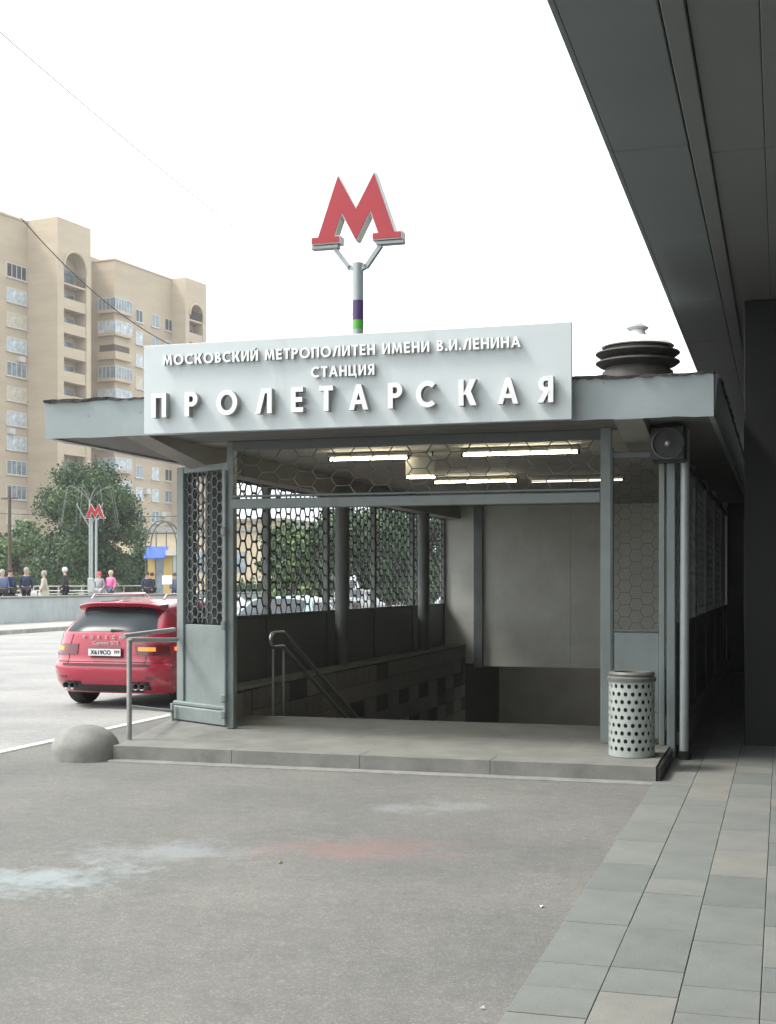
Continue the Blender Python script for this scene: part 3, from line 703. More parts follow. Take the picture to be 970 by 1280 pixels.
# keep it three levels deep: thing > sign_head > red_face
metro_m(hd, 1.0, .16)
pz = lambda y: H + (728 - y) * 16.5 / F - 3.585
for a, b, mm, nm in ((.0, pz(412), M['pole'], 'pole'), (pz(412), pz(400.5), M['green'], 'colour_band'), (pz(400.5), pz(376), M['purple'], 'colour_band'), (pz(376), pz(329), M['pole'], 'pole')):
    rr = .068 if nm == 'pole' else .0695
    mb = MB(); mb.lathe([(.001, a), (rr, a), (rr, b), (.001, b)], n=20); part(nm, mb, mm, t, True, False, label=None if nm == 'pole' else ('green band' if mm is M['green'] else 'purple band'))
for s in (-1, 1):
    mb = MB(); mb.bar((s * .04, 0, pz(337)), (s * .11, 0, pz(333)), .07, .05); mb.bar((s * .105, 0, pz(335)), (s * .30, 0, pz(309)), .07, .05); mb.bar((s * .25, 0, pz(307.0)), (s * .60, 0, pz(307.0)), .12, .035)
    part('fork_arm', mb, M['pole'], t, world=False)

# ------------------------------------------------------------------ litter bin
t = thing('litter_bin', 'white perforated round litter bin with dark rim on the right of the step', 'litter bin', (-1.30, 12.02, ZP + .005))
mb = MB(); Rb = .205; nc, nr = 20, 9; z0b, dz = .04, .0695
for j in range(nr):
    for i in range(nc):
        a0 = 2 * math.pi * (i + (.5 if j % 2 else 0)) / nc; da = 2 * math.pi / nc; za = z0b + j * dz
        out = [(-.5, -.5), (0, -.5), (.5, -.5), (.5, 0), (.5, .5), (0, .5), (-.5, .5), (-.5, 0)]
        inn = [(math.cos(R(225 + 45 * k)) * .29, math.sin(R(225 + 45 * k)) * .30) for k in range(8)]
        def pt(u, v, r=Rb): th_ = a0 + (u) * da; return (r * math.cos(th_), r * math.sin(th_), za + (v + .5) * dz)
        vs = [pt(*p) for p in out] + [pt(*p) for p in inn] + [pt(*p, Rb - .008) for p in inn]
        mb.add(vs, [(k, (k + 1) % 8, 8 + (k + 1) % 8, 8 + k) for k in range(8)] + [(8 + k, 8 + (k + 1) % 8, 16 + (k + 1) % 8, 16 + k) for k in range(8)])
mb.lathe([(Rb - .01, 0), (Rb, .0), (Rb, .04)], n=40); mb.lathe([(Rb, z0b + nr * dz), (Rb, .69)], n=40)
part('perforated_shell', mb, M['bin'], t, False, False, fixn=False)
mb = MB(); mb.lathe([(.001, .03), (Rb - .03, .03), (Rb - .03, .66)], n=30); part('liner', mb, M['black'], t, True, False)
mb = MB(); mb.lathe([(Rb - .02, .665), (Rb + .012, .67), (Rb + .014, .70), (Rb - .004, .715), (Rb + .004, .735), (Rb - .01, .755), (Rb - .05, .75), (Rb - .06, .66)], n=40); part('rim', mb, M['binrim'], t, True, False)

# ------------------------------------------------------------------ building overhang on the right
_wm = {}
def W_(k):
    if k not in _wm:
        b_ = MB(); b_.box(-.03, .0, 0, 1.9, 0, 1.7); _wm[k] = mesh_of(b_, 'window', M['glass'])
    return _wm[k]
ob = thing('building', 'dark building on the right with a panelled soffit overhanging the pavement', 'building', (3, 15, 0))
ZO = 4.6
ys = [8.96 - 2.45 * k for k in range(16, -1, -1)] + [8.96 + 2.45 * k for k in range(1, 11)]  # canopy lengthened behind the camera to shade the right side
for a, b in zip(ys[:-1], ys[1:]):
    mb = MB(); mb.bbox(-1.09, -.598, a + .009, b - .009, ZO, ZO + .05, .006); part('soffit_panel', mb, M['overh'], ob)
    mb = MB(); mb.bbox(-1.125, -1.092, a + .006, b - .006, ZO + .001, ZO + .75, .003); part('fascia_panel', mb, M['overh'], ob)
mb = MB(); mb.bbox(-.586, -.468, -28, 33, ZO - .012, ZO + .05, .006); part('trim_strip', mb, M['overh2'], ob)
for (xa, xb) in ((-.463, -.11), (-.11, 1.1), (1.1, 2.3), (2.3, 3.5)):
    yv = [-28, -21.8, -15.6, -9.4, -3.2, 3.0, 9.2, 15.4, 21.6, 27.8, 33]
    for a, b in zip(yv[:-1], yv[1:]):
        mb = MB(); mb.bbox(xa + .002, xb - .002, a + .009, b - .009, ZO + .01 + (.002 if xa < -.2 else 0), ZO + .06, .004); part('soffit_panel', mb, M['overh2'], ob)
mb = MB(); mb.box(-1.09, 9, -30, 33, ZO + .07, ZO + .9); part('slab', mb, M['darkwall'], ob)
# unseen storeys above the overhang, added to block sky light
mb = MB(); mb.box(-.95, 14, -30, 33, ZO + .9, 24); part('sky_block_wall', mb, M['overh2'], ob)
for r_ in range(6):
    for k in range(20):
        y = -29 + k * 3.1; z = 6.4 + r_ * 3
        link(W_(0), 'window', ob, Vector((-.952, y, z)) - wpos(ob))
for k in range(13):
    y = -29.5 + k * 4.8
    mb = MB(); mb.bbox(3.5, 3.72, y, y + 4.78, 0, ZO + .07, .01); w_ = part('wall', mb, M['darkwall'], ob)
mb = MB(); mb.box(-2.6, 3.7, 31, 31.3, 0, ZO + .07); part('end_wall', mb, M['darkwall'], ob)  # widened to block daylight leaking into the passage
mb = MB(); mb.box(-1.3, -.39, 25.52, 25.62, 0, 3.19); part('leak_wall', mb, M['darkwall'], ob)  # added wall stopping daylight that leaked in past the pavilion end
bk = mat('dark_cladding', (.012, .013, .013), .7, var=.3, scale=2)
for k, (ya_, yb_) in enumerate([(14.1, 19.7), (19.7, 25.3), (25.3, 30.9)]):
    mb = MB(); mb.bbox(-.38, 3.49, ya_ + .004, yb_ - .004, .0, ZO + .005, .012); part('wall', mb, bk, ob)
for x in (.05, 1.2, 2.35):
    mb = MB(); mb.bbox(x, x + .95, 14.02, 14.09, .05, 2.35, .02); part('door', mb, mat('dark_door', (.03, .03, .03), .5), ob)

# ------------------------------------------------------------------ cars
CP = {}
def carshape(u, v, t, P):
    L, W_, Hh = P['L'], P['W'], P['H']
    zb = .24
    # top profile along length
    def roof(v):
        xs, zs = P['top']; return float(np.interp(v * L, xs, zs))
    zt = roof(v); z = zb + t * (zt - zb)
    yr = float(np.interp(z, P['rz'], P['ry'])) + P['rc'] * abs(u) ** 4.5 * (1 if z < 1.1 else .8)
    yf = L - float(np.interp(z, (.2, .5, .8, 1.0), (.12, .0, .06, .35))) - .45 * abs(u) ** 4
    y = yr + v * (yf - yr)
    wz = float(np.interp(z, P['wz'][0], P['wz'][1]))
    wv = 1 - .10 * max(0, v - .75) / .25 - .03 * max(0, .15 - v) / .15
    return Vector((u * wz * wv, y, z - .012 * abs(u) ** 3 * t * 3 + (0 if t < 1 else -.03 * u * u)))
def cayenne():
    return dict(L=4.75, W=1.98, H=1.68, rc=.26,
                top=([0, .35, .62, 1.0, 2.4, 3.1, 3.75, 4.4, 4.75], [1.62, 1.635, 1.66, 1.68, 1.67, 1.45, 1.1, .98, .86]),
                rz=[.2, .34, .42, .60, .70, .76, .84, 1.0, 1.14, 1.22, 1.32, 1.56, 1.7], ry=[.22, .09, .03, .0, .02, .075, .078, .095, .125, .175, .27, .53, .60],
                wz=([.2, .35, .6, .85, 1.05, 1.15, 1.6, 1.7], [.90, .945, .97, .965, .925, .885, .66, .62]))
def sedan():
    return dict(L=4.5, W=1.8, H=1.45, rc=.22,
                top=([0, .5, .75, 1.5, 2.5, 3.3, 3.7, 4.2, 4.5], [.98, 1.04, 1.1, 1.43, 1.45, 1.08, .98, .88, .74]),
                rz=[.2, .4, .6, .9, 1.0, 1.5], ry=[.12, .0, .0, .06, .12, .3], wz=([.2, .35, .6, .8, .95, 1.4, 1.5], [.82, .87, .9, .89, .84, .62, .6]))
def van():
    return dict(L=5.2, W=1.95, H=2.2, rc=.08,
                top=([0, .5, 1, 3.4, 4.1, 4.8, 5.2], [2.15, 2.2, 2.2, 2.15, 1.4, 1.15, .95]),
                rz=[.2, .4, .7, 2.2], ry=[.1, .0, .02, .12], wz=([.2, .4, .8, 1.2, 2.2], [.9, .95, .97, .95, .82]))
rubber = mat('rubber', (.02, .02, .02), .85); rim_m = mat('alloy_rim', (.22, .22, .23), .4, .7)
carglass = mat('car_glass', (.03, .04, .046), .22, spec=.16); dkp = mat('car_black_trim', (.018, .018, .02), .45)
amber = mat('tail_lamp_lit', (.8, .2, .05), .25, emit=(1.0, .13, .005), es=.9); redl = mat('tail_lamp_red', (.11, .006, .01), .15, coat=1)
plate_m = mat('plate_white', (.75, .75, .74), .4); chrome = mat('chrome', (.7, .7, .7), .12, 1.0)
def surf_patch(P, face, u0, u1, t0, t1, off, nu=14, nt_=8, f0=None, f1=None):
    """patch that follows the body, pushed out by off; face 'rear' uses (u,t), 'side' uses (v,t)"""
    g = []
    for j in range(nt_ + 1):
        row = []
        for i in range(nu + 1):
            a = u0 + (u1 - u0) * i / nu
            lo = f0(a) if f0 else t0; hi = f1(a) if f1 else t1
            t = lo + (hi - lo) * j / nt_
            fn = (lambda a_, t_: carshape(a_, 0, t_, P)) if face == 'rear' else ((lambda a_, t_: carshape(1, a_, t_, P)) if face == 'side' else (lambda a_, t_: carshape(-1, a_, t_, P)))
            p = fn(a, t); e = .004
            du = fn(a + e, t) - fn(a - e, t); dt = fn(a, t + e) - fn(a, t - e); n = du.cross(dt).normalized()
            if face == 'rear' and n.y > 0: n = -n
            if face == 'side' and n.x < 0: n = -n
            if face == 'sideL' and n.x > 0: n = -n
            row.append((p, n))
        g.append(row)
    mb = MB(); w_ = nu + 1
    vs = [p + n * off for r in g for p, n in r] + [p - n * .01 for r in g for p, n in r]; N = len(vs) // 2; fs = []
    for j in range(nt_):
        for i in range(nu): fs.append((j * w_ + i, j * w_ + i + 1, (j + 1) * w_ + i + 1, (j + 1) * w_ + i))
    bd = [i for i in range(w_)] + [j * w_ + nu for j in range(1, nt_ + 1)] + [nt_ * w_ + i for i in range(nu - 1, -1, -1)] + [j * w_ for j in range(nt_ - 1, 0, -1)]
    for a, b in zip(bd, bd[1:] + bd[:1]): fs.append((a, b, b + N, a + N))
    mb.add(vs, fs); return mb
def tz(P, z, v=0): zt = float(np.interp(v * P['L'], *P['top'])); return (z - .24) / (zt - .24)
def car_body(P, root, paint, rw=.36, axles=(.93, 3.82)):
    nu, nv, nt_ = 24, 44, 26
    bm = bmesh.new(); grid = {}
    def vert(i, j, k):
        key = (i, j, k)
        if key not in grid: grid[key] = bm.verts.new(carshape(i / nu * 2 - 1, j / nv, k / nt_, P))
        return grid[key]
    for j in range(nv):
        for k in range(nt_):
            for i in (0, nu): bm.faces.new((vert(i, j, k), vert(i, j + 1, k), vert(i, j + 1, k + 1), vert(i, j, k + 1)))
    for i in range(nu):
        for k in range(nt_):
            for j in (0, nv): bm.faces.new((vert(i, j, k), vert(i + 1, j, k), vert(i + 1, j, k + 1), vert(i, j, k + 1)))
        for j in range(nv):
            for k in (0, nt_): bm.faces.new((vert(i, j, k), vert(i + 1, j, k), vert(i + 1, j + 1, k), vert(i, j + 1, k)))
    bmesh.ops.recalc_face_normals(bm, faces=bm.faces[:])
    me = bpy.data.meshes.new('body'); bm.to_mesh(me); bm.free(); me.materials.append(paint)
    ob_ = bpy.data.objects.new('tmp', me); C.objects.link(ob_)
    cut = MB()
    for y in axles: cut.tube([(-1.3, y, rw), (1.3, y, rw)], rw * 1.17, 28)
    co_ = bpy.data.objects.new('cut', mesh_of(cut, 'cut', dkp)); C.objects.link(co_)
    mo = ob_.modifiers.new('b', 'BOOLEAN'); mo.object = co_; mo.operation = 'DIFFERENCE'; mo.solver = 'EXACT'
    dg = bpy.context.evaluated_depsgraph_get(); me2 = bpy.data.meshes.new_from_object(ob_.evaluated_get(dg))
    bpy.data.objects.remove(ob_); bpy.data.objects.remove(co_)
    me2.polygons.foreach_set('use_smooth', [True] * len(me2.polygons)); me2.set_sharp_from_angle(angle=R(40))
    body = link(me2, 'body', root)
    mb = MB(); mb.box(-P['W'] / 2 * .84, P['W'] / 2 * .84, axles[0] - rw * 1.1, axles[1] + rw * 1.1, .22, .75); part('underbody', mb, dkp, root, world=False)
    for y in axles:
        for s in (-1, 1):
            wt = part('wheel', MB().lathe([(.16, -.11), (rw * .72, -.12), (rw * .94, -.115), (rw, -.08), (rw, .08), (rw * .94, .115), (rw * .72, .12), (.16, .11)], n=28, axis='y').xf(Matrix.Translation((s * (P['W'] / 2 - .15), y, rw)) @ Matrix.Rotation(R(90), 4, 'Z')), rubber, root, True, False)
            mb = MB()
            for k in range(5):
                a = k * 2 * math.pi / 5; mb.bar((.04 * math.cos(a), 0, .04 * math.sin(a)), (rw * .7 * math.cos(a), 0, rw * .7 * math.sin(a)), .06, .05, (0, 1, 0))
            mb.lathe([(rw * .62, -.05), (rw * .72, -.07), (rw * .72, .02), (rw * .6, .03)], n=24, axis='y'); mb.lathe([(.001, -.03), (.07, -.02), (.07, .03)], n=12, axis='y')
            mb.xf(Matrix.Translation((s * (P['W'] / 2 - .07), y, rw)) @ Matrix.Rotation(R(90) * s, 4, 'Z'))
            part('rim', mb, rim_m, wt, True, False)
    return body
# red SUV ------------------------------------------------------------
red_paint = mat('red_paint', (.38, .013, .04), .25, .0, coat=1.0, var=.06, scale=3)
P = cayenne()
suv = thing('parked_car', 'red SUV seen from behind with its right tail lamp lit, left of the entrance', 'car', (-8.66, 15.75, .004), R(-1))
suv.scale = (.93, .92, .885)
car_body(P, suv, red_paint, .37)
T = lambda z: tz(P, z)
part('rear_window', surf_patch(P, 'rear', -.86, .86, 0, 0, .006, 18, 8, lambda u: T(1.165 + .02 * abs(u) ** 2), lambda u: T(1.50 - .03 * u * u)), carglass, suv, True, False)
# spoiler
mb = MB(); n = 16; rows = []
for i in range(n + 1):
    u = -1 + 2 * i / n; x = u * .66; yb = .40 + .13 * u * u; zz = 1.60 - .05 * u ** 4
    rows.append([(x, yb + .22, zz + .03), (x, yb - .05, zz + .018), (x, yb - .07, zz - .0), (x, yb - .03, zz - .05), (x, yb + .2, zz - .1)])
vs = [q for r in rows for q in r]; fs = []
for i in range(n):
    for k in range(5): k2 = (k + 1) % 5; fs.append((i * 5 + k, i * 5 + k2, (i + 1) * 5 + k2, (i + 1) * 5 + k))
fs += [(4, 3, 2, 1, 0), tuple(n * 5 + k for k in range(5))]
mb.add(vs, fs); part('spoiler', mb, red_paint, suv, True, False)
part('spoiler_shadow_strip', surf_patch(P, 'rear', -.8, .8, T(1.45), T(1.575), .012, 16, 2), dkp, suv, True, False).name = 'spoiler_shade_trim'  # black strip made taller to imitate the spoiler's shadow
mb = MB(); mb.tube([(.05, .14, 1.19), (.3, .165, 1.18), (.5, .2, 1.185)], [.022, .014, .008], 8); part('wiper', mb, dkp, suv, True, False)
for s in (-1, 1):
    a, b = (.50, .97) if s > 0 else (-.97, -.50)
    lp = part('tail_lamp', surf_patch(P, 'rear', a, b, 0, 0, .012, 14, 4, lambda u: T(.835 - .01 * abs(u)), lambda u: T(.995 - .02 * (1 - abs(u)))), redl, suv, True, False)
    a, b = (.55, .80) if s > 0 else (-.95, -.78)
    part('lamp_glow', surf_patch(P, 'rear', a, b, T(.89), T(.945), .017, 8, 3), amber, lp, True, False)
    lp2 = part('tail_lamp', surf_patch(P, 'side' if s > 0 else 'sideL', .005, .075, T(.87), T(.985), .012, 6, 4), redl, suv, True, False)
    if s > 0: part('lamp_glow', surf_patch(P, 'side', .012, .06, T(.9), T(.955), .017, 6, 3), amber, lp2, True, False)
    rr = part('roof_rail', MB().tube([(s * .6, .72, 1.655), (s * .6, .80, 1.72), (s * .6, 2.4, 1.73), (s * .6, 2.5, 1.66)], .018, 8), chrome, suv, True, False)
    for k in (0, 1):
        mb = MB(); x = s * (.56 + .1 * k - .05); mb.lathe([(.03, .3), (.045, .0), (.052, -.005), (.05, .02), (.04, .02), (.035, .3)], (x, .0, .36), 14, 'y'); part('exhaust_pipe', mb, rim_m, suv, True, False)
    part('side_window', surf_patch(P, 'side' if s > 0 else 'sideL', .17, .62, tz(P, 1.14, .3), tz(P, 1.53, .3), .006, 14, 6), carglass, suv, True, False)
    part('exhaust_recess', surf_patch(P, 'rear', s * .42 if s > 0 else -.74, .74 if s > 0 else -.42, T(.30), T(.42), .006, 8, 3), dkp, suv, True, False)
    mb = MB(); mb.bbox(s * 1.0 - .11, s * 1.0 + .11, 3.0, 3.12, 1.08, 1.24, .03); part('mirror', mb, red_paint, suv, world=False)
part('bumper_insert', surf_patch(P, 'rear', -.62, .62, T(.27), T(.37), .008, 12, 2), dkp, suv, True, False)
part('bumper_step', surf_patch(P, 'rear', -.74, .74, T(.66), T(.695), .012, 16, 2), mat('dark_red_groove', (.10, .015, .02), .5), suv, True, False)
whitep = mat('badge_silver', (.42, .42, .42), .4)
seam = mat('panel_gap', (.03, .004, .008), .7)
for s in (-1, 1):
    u_ = .66 * s; part('panel_gap', surf_patch(P, 'rear', u_ - .006, u_ + .006, T(.70), T(1.13), .003, 2, 12), seam, suv, True, False)
    part('reflector', surf_patch(P, 'rear', min(s * .68, s * .84), max(s * .68, s * .84), T(.47), T(.51), .008, 4, 2), redl, suv, True, False)
    sd_ = 'side' if s > 0 else 'sideL'
    for v_ in (.30, .46, .62): part('panel_gap', surf_patch(P, sd_, v_ - .0012, v_ + .0012, tz(P, .42, v_), tz(P, 1.12, v_), .003, 2, 10), seam, suv, True, False)
part('panel_gap', surf_patch(P, 'rear', -.9, .9, T(.715), T(.725), .004, 20, 1), seam, suv, True, False)
pl = part('number_plate', MB().bbox(-.27, .27, .035, .06, .80, .925, .004), dkp, suv, world=False)
part('plate_face', MB().box(-.26, .26, .03, .0345, .81, .915), plate_m, pl, world=False)
def flat_text(s, size, loc, m, parent, name='lettering', off=.012, sx=1.0, ext=.003):
    me = text_mesh(s, size, ext, off * size, m)
    co = np.empty(len(me.vertices) * 3); me.vertices.foreach_get('co', co); co = co.reshape(-1, 3); cx = (co[:, 0].min() + co[:, 0].max()) / 2
    new = np.stack([(co[:, 0] - cx) * sx, -co[:, 2], co[:, 1]], 1); me.vertices.foreach_set('co', new.ravel()); me.update()
    o = link(me, name, parent); o.location = loc; return o
flat_text('Х619СО', .088, (-.06, .027, .832), M['black'], pl, off=.02, sx=1.02)
flat_text('777', .062, (.2, .027, .848), M['black'], pl, off=.02)
for i, ch in enumerate('PORSCHE'): flat_text(ch, .072, (-.36 + i * .12, .08, 1.065), whitep, suv, 'badge_letter', .03)
flat_text('Cayenne GTS', .075, (0, .064, .98), whitep, suv, 'badge_letter', .015)
# other cars, seen through the side grilles ----------------------------
def simple_car(kind, label, paint, x, y, rz=0, name='parked_car'):
    P = kind(); c = thing(name, label, 'car' if kind is not van else 'van', (x, y, .004), rz, 'cars standing along the road')
    car_body(P, c, paint, .32 if kind is not van else .35, (.8, P['L'] - .85))
    isv = kind is van
    z0, z1 = (1.25, 1.85) if isv else (1.0, 1.36)
    for s, nm in ((1, 'side'), (-1, 'sideL')):
        for a, b in (((.03, .34), (.36, .60)) if isv else ((.30, .42), (.43, .60))):
            if isv: a, b = a, b
            part('side_window', surf_patch(P, nm, a, b, 0, 0, .006, 8, 5, lambda v: tz(P, z0, v), lambda v: tz(P, min(z1, float(np.interp(v * P['L'], *P['top'])) - .09), v)), carglass, c, True, False)
        part('tail_lamp', surf_patch(P, 'rear', *(((.7, .98) if s > 0 else (-.98, -.7))), T2(P, .62 if not isv else .8), T2(P, .8 if not isv else 1.1), .012, 6, 3), redl, c, True, False)
    if isv: part('rear_window', surf_patch(P, 'rear', -.8, .8, T2(P, 1.3), T2(P, 1.85), .008, 8, 3), carglass, c, True, False)
    else:
        # rear and front screens lie on the sloping top surface
        for v0, v1, nm in ((.175, .31, 'rear_window'), (.58, .71, 'windscreen')):
            mb = MB(); g = [[carshape(u, v, 1, P) + Vector((0, 0, .012)) for u in np.linspace(-.84, .84, 9)] for v in np.linspace(v0, v1, 5)]
            mb.add([p for r in g for p in r], [(j * 9 + i, j * 9 + i + 1, (j + 1) * 9 + i + 1, (j + 1) * 9 + i) for j in range(4) for i in range(8)])
            part(nm, mb, carglass, c, True, False)
    mb = MB(); mb.bbox(-.26, .26, -.02, .0, .5, .61, .003); part('number_plate', mb, plate_m, c, world=False)
    return c
T2 = lambda P, z: tz(P, z)
pw = mat('white_paint', (.75, .76, .76), .25, coat=1); ps = mat('silver_paint', (.45, .47, .48), .3, .5, coat=1); pt_ = mat('teal_paint', (.08, .22, .25), .3, .3, coat=1); pr = mat('bright_red_paint', (.55, .02, .03), .3, coat=1)
simple_car(sedan, 'pale teal saloon car standing by the entrance side wall, nearest one behind the grille', mat('pale_teal', (.25, .40, .42), .3, .3, coat=1), -9.0, 21.6)
simple_car(van, 'white van on the far lane, seen through the second bay of the entrance grille', pw, -22, 62)
simple_car(sedan, 'dark grey saloon car in the middle lane behind the entrance grille', mat('graphite_paint', (.06, .065, .07), .3, .3, coat=1), -17, 50)
simple_car(sedan, 'silver saloon car farther along the road behind the entrance grille', ps, -9.4, 38)
simple_car(van, 'white van parked far along the road, seen through the rear bays of the entrance', pw, -9.6, 49)
simple_car(sedan, 'white saloon car on the far side of the road behind the entrance grille', pw, -20.5, 44)

# ------------------------------------------------------------------ apartment building
e = Vector((math.sin(R(8.7)), math.cos(R(8.7)), 0)); nrm = Vector((math.cos(R(8.7)), -math.sin(R(8.7)), 0))
A0 = at(17, 150.5); A2 = at(143, 162); A3 = at(232, 172)
ab = thing('apartment_building', 'tall tan brick apartment block with arched balcony towers behind the trees', 'apartment building', (A0.x, A0.y, 0))
def fr(O, d=0): return Matrix(((e.x, -nrm.x, 0, O.x + nrm.x * d), (e.y, -nrm.y, 0, O.y + nrm.y * d), (0, 0, 1, 0), (0, 0, 0, 1)))   # local x along facade, local y into the building
def bpart(name, mb, m, O, d=0, parent=None, kind=None):
    mb.xf(fr(O, d)); return part(name, mb, m, parent or ab, kind=kind)
bpart('wall', MB().box(-30, 2.3, 0, 14, 0, 43.2), M['brick'], A0)
bpart('coping', MB().box(-30.1, 2.3, -.12, 14, 43.2, 43.45), M['brick2'], A0)
# tower 1 with arched recess
def tower(O, d, s0, s1, a0, a1, ztop, zarch, back, lab):
    r = (a1 - a0) / 2; cx = (a0 + a1) / 2; zs = zarch - r
    mb = MB(); mb.box(s0, a0, 0, back, 0, ztop); bpart('tower_wall', mb, M['brick2'], O, d)
    mb = MB(); mb.box(a1, s1, 0, back, 0, ztop); bpart('tower_wall', mb, M['brick2'], O, d)
    arc = [(cx + r * math.cos(t), zs + r * math.sin(t)) for t in np.linspace(0, math.pi, 17)]
    mb = MB(); mb.prism([(a1, zs - .0), (a1, ztop), (a0, ztop), (a0, zs)] + [p for p in reversed(arc)][1:-1], 0, 1.6); bpart('tower_wall', mb, M['brick2'], O, d)
    mb = MB(); mb.box(a0, a1, 1.6, back, 0, ztop - .02); bpart('tower_wall', mb, M['brick'], O, d)
    mb = MB(); mb.tube([(x, -.05, z) for x, z in arc], .16, 6); bpart('arch_trim', mb, M['brick2'], O, d)
    z = 37.3
    while z > 3:
        mb = MB(); mb.box(a0 + .01, a1 - .01, .06, 1.59, z - 1.25, z - 1.05); bpart('balcony_slab', mb, M['brick2'], O, d)
        if z < 36.5: mb = MB(); mb.box(a0 + .01, a1 - .01, .12, .26, z - 1.05, z); bpart('balcony_parapet', mb, M['brick2'], O, d)
        else:
            mb = MB()
            for q in np.linspace(a0 + .1, a1 - .1, 16): mb.box(q - .02, q + .02, .15, .19, z - 1.05, z)
            mb.box(a0, a1, .14, .2, z, z + .06); bpart('balcony_railing', mb, M['black'], O, d)
        mb = MB(); mb.box(a0 + r * .9, a0 + r * 1.75, 1.52, 1.599, z - 1.0, z + .9); bpart('balcony_door', mb, M['glass'], O, d)
        z -= 2.8
tower(A0, 4.4, 2.31, 8.33, 3.42, 7.5, 43.5, 40.1, 12, '')
bpart('wall', MB().box(8.33, 16, 0, 12, 0, 42), M['brick'], A0)
bpart('wall', MB().box(-.0, 13.6, 0, 14, 0, 41.3), M['brick'], A2)
bpart('coping', MB().box(-.1, 13.6, -.1, 14, 41.3, 41.5), M['brick2'], A2)
tower(A3, 0, 0, 4.9, .9, 4.1, 41.5, 38.4, 8, '')
# windows
wcache = {}
def window(O, s0, s1, zc, hh=1.6, d=0, mull=2, lt=False, side=False):
    wd = s1 - s0; key = (round(wd, 2), hh, mull)
    if key not in wcache:
        mb = MB(); t = .09
        mb.box(0, wd, -.06, .02, -hh / 2, -hh / 2 + t); mb.box(0, wd, -.06, .02, hh / 2 - t, hh / 2)
        for k in range(mull + 1):
            x = k * (wd - t) / mull; mb.box(x, x + t, -.055, .02, -hh / 2 + t, hh / 2 - t)
        mb.box(-.1, wd + .1, -.2, .02, -hh / 2 - .12, -hh / 2 - .002)
        g = MB(); g.box(t * .5, wd - t * .5, -.03, .01, -hh / 2 + t * .5, hh / 2 - t * .5)
        wcache[key] = (mesh_of(mb, 'window', M['frame']), {l: mesh_of(g, 'pane', M[l]) for l in ('glass', 'glass_lt', 'glass_dk', 'glass_cu')})
    fm, gm = wcache[key]
    Mt = fr(O, d)
    if side: Mt = Mt @ Matrix.Rotation(R(90), 4, 'Z') @ Matrix.Rotation(R(180), 4, 'Z') if False else Mt
    p = Mt @ Vector((s0, 0, zc)); rz = math.atan2(e.y, e.x)
    o = link(fm, 'window', ab, p - wpos(ab)); o.rotation_euler = (0, 0, rz)
    g_ = link(gm[random.choices(('glass', 'glass_lt', 'glass_dk', 'glass_cu'), (3, 5, 2, 1.5))[0]], 'pane', o)
    return o
for k in range(13):
    z = 37.2 - 2.8 * k
    window(A0, -1.2, 2.15, z, 1.65, mull=4, lt=random.random() < .6)
    window(A0, -4.4, -2.9, z, 1.55, mull=2, lt=None)
for k in range(12):
    z = 35.8 - 2.8 * k
    for a, b, ml in ((4.3, 5.8, 2), (7.7, 9.3, 2), (10.6, 13.3, 3)): window(A2, a, b, z - .5, 1.6, mull=ml, lt=None)
    # corner loggia: front and return
    if k == 2:
        mb = MB(); mb.box(-.03, 3.0, -.02, 2.2, z - .9, z + .75); bpart('loggia_shade_box', mb, mat('loggia_shade', (.10, .08, .06), .9), A2)  # dark box imitates the shade inside the open loggia
        mb = MB(); mb.box(-.45, 3.0, -.5, 2.25, z - 1.1, z - .15); bpart('loggia_parapet', mb, M['brick2'], A2)
    else:
        mb = MB(); mb.box(-.45, 3.0, -.5, 2.25, z - 1.0, z - .621); bpart('loggia_base', mb, M['brick2'], A2)
        mb = MB(); mb.box(-.4, 2.95, -.46, 2.2, z - .62, z + .75); lg = bpart('loggia_window', mb, M['glass_lt'] if k % 3 else M['glass'], A2)
        mb = MB()
        for q in np.linspace(-.44, 2.9, 7): mb.box(q, q + .08, -.5, -.465, z - .62, z + .75)
        for q in (.3, .9, 1.5, 2.1): mb.box(-.43, -.401, q, q + .08, z - .62, z + .75)
        mb.box(-.46, 2.98, -.5, 2.22, z + .751, z + .85)
        mb.xf(fr(A2)); part('frame', mb, M['frame'], lg)
# return face of the second section (towards the tower)
for k in range(13):
    pass

ac = MB(); ac.box(0, .9, -.45, -.0, -.35, .3); acm = mesh_of(ac, 'air_conditioner', M['frame'])
for (O_, s_, k_) in ((A0, 2.2 - 1.6, 3), (A0, -1.1, 6), (A2, 5.9, 4), (A2, 9.4, 2), (A2, 6.1, 8), (A2, 9.5, 9), (A0, -1.0, 10)):
    p = fr(O_) @ Vector((s_, 0, 37.2 - 2.8 * k_ - 1.5)); o = link(acm, 'air_conditioner', ab, p - wpos(ab)); o.rotation_euler = (0, 0, math.atan2(e.y, e.x))
# low houses closing the view right of the tower
lb_ = thing('apartment_building', 'lower beige building at the foot of the tall block behind the glass pavilion', 'building', at(210, 120))
P0 = at(225, 118); mb = MB(); mb.box(P0.x - 9, P0.x + 12, P0.y, P0.y + 9, 0, 6.2); part('wall', mb, mat('beige_render', (.5, .42, .29), .85, var=.15, scale=.6), lb_)
for k in range(6):
    mb = MB(); x = P0.x - 8 + k * 3.2; mb.box(x, x + 1.6, P0.y - .05, P0.y - .003, 2.6, 4.4); part('window', mb, M['glass'], lb_)
mb = MB(); mb.box(P0.x - 9.3, P0.x + 12.3, P0.y - .3, P0.y + 9.3, 6.2, 6.6); part('roof', mb, M['concrete'], lb_)

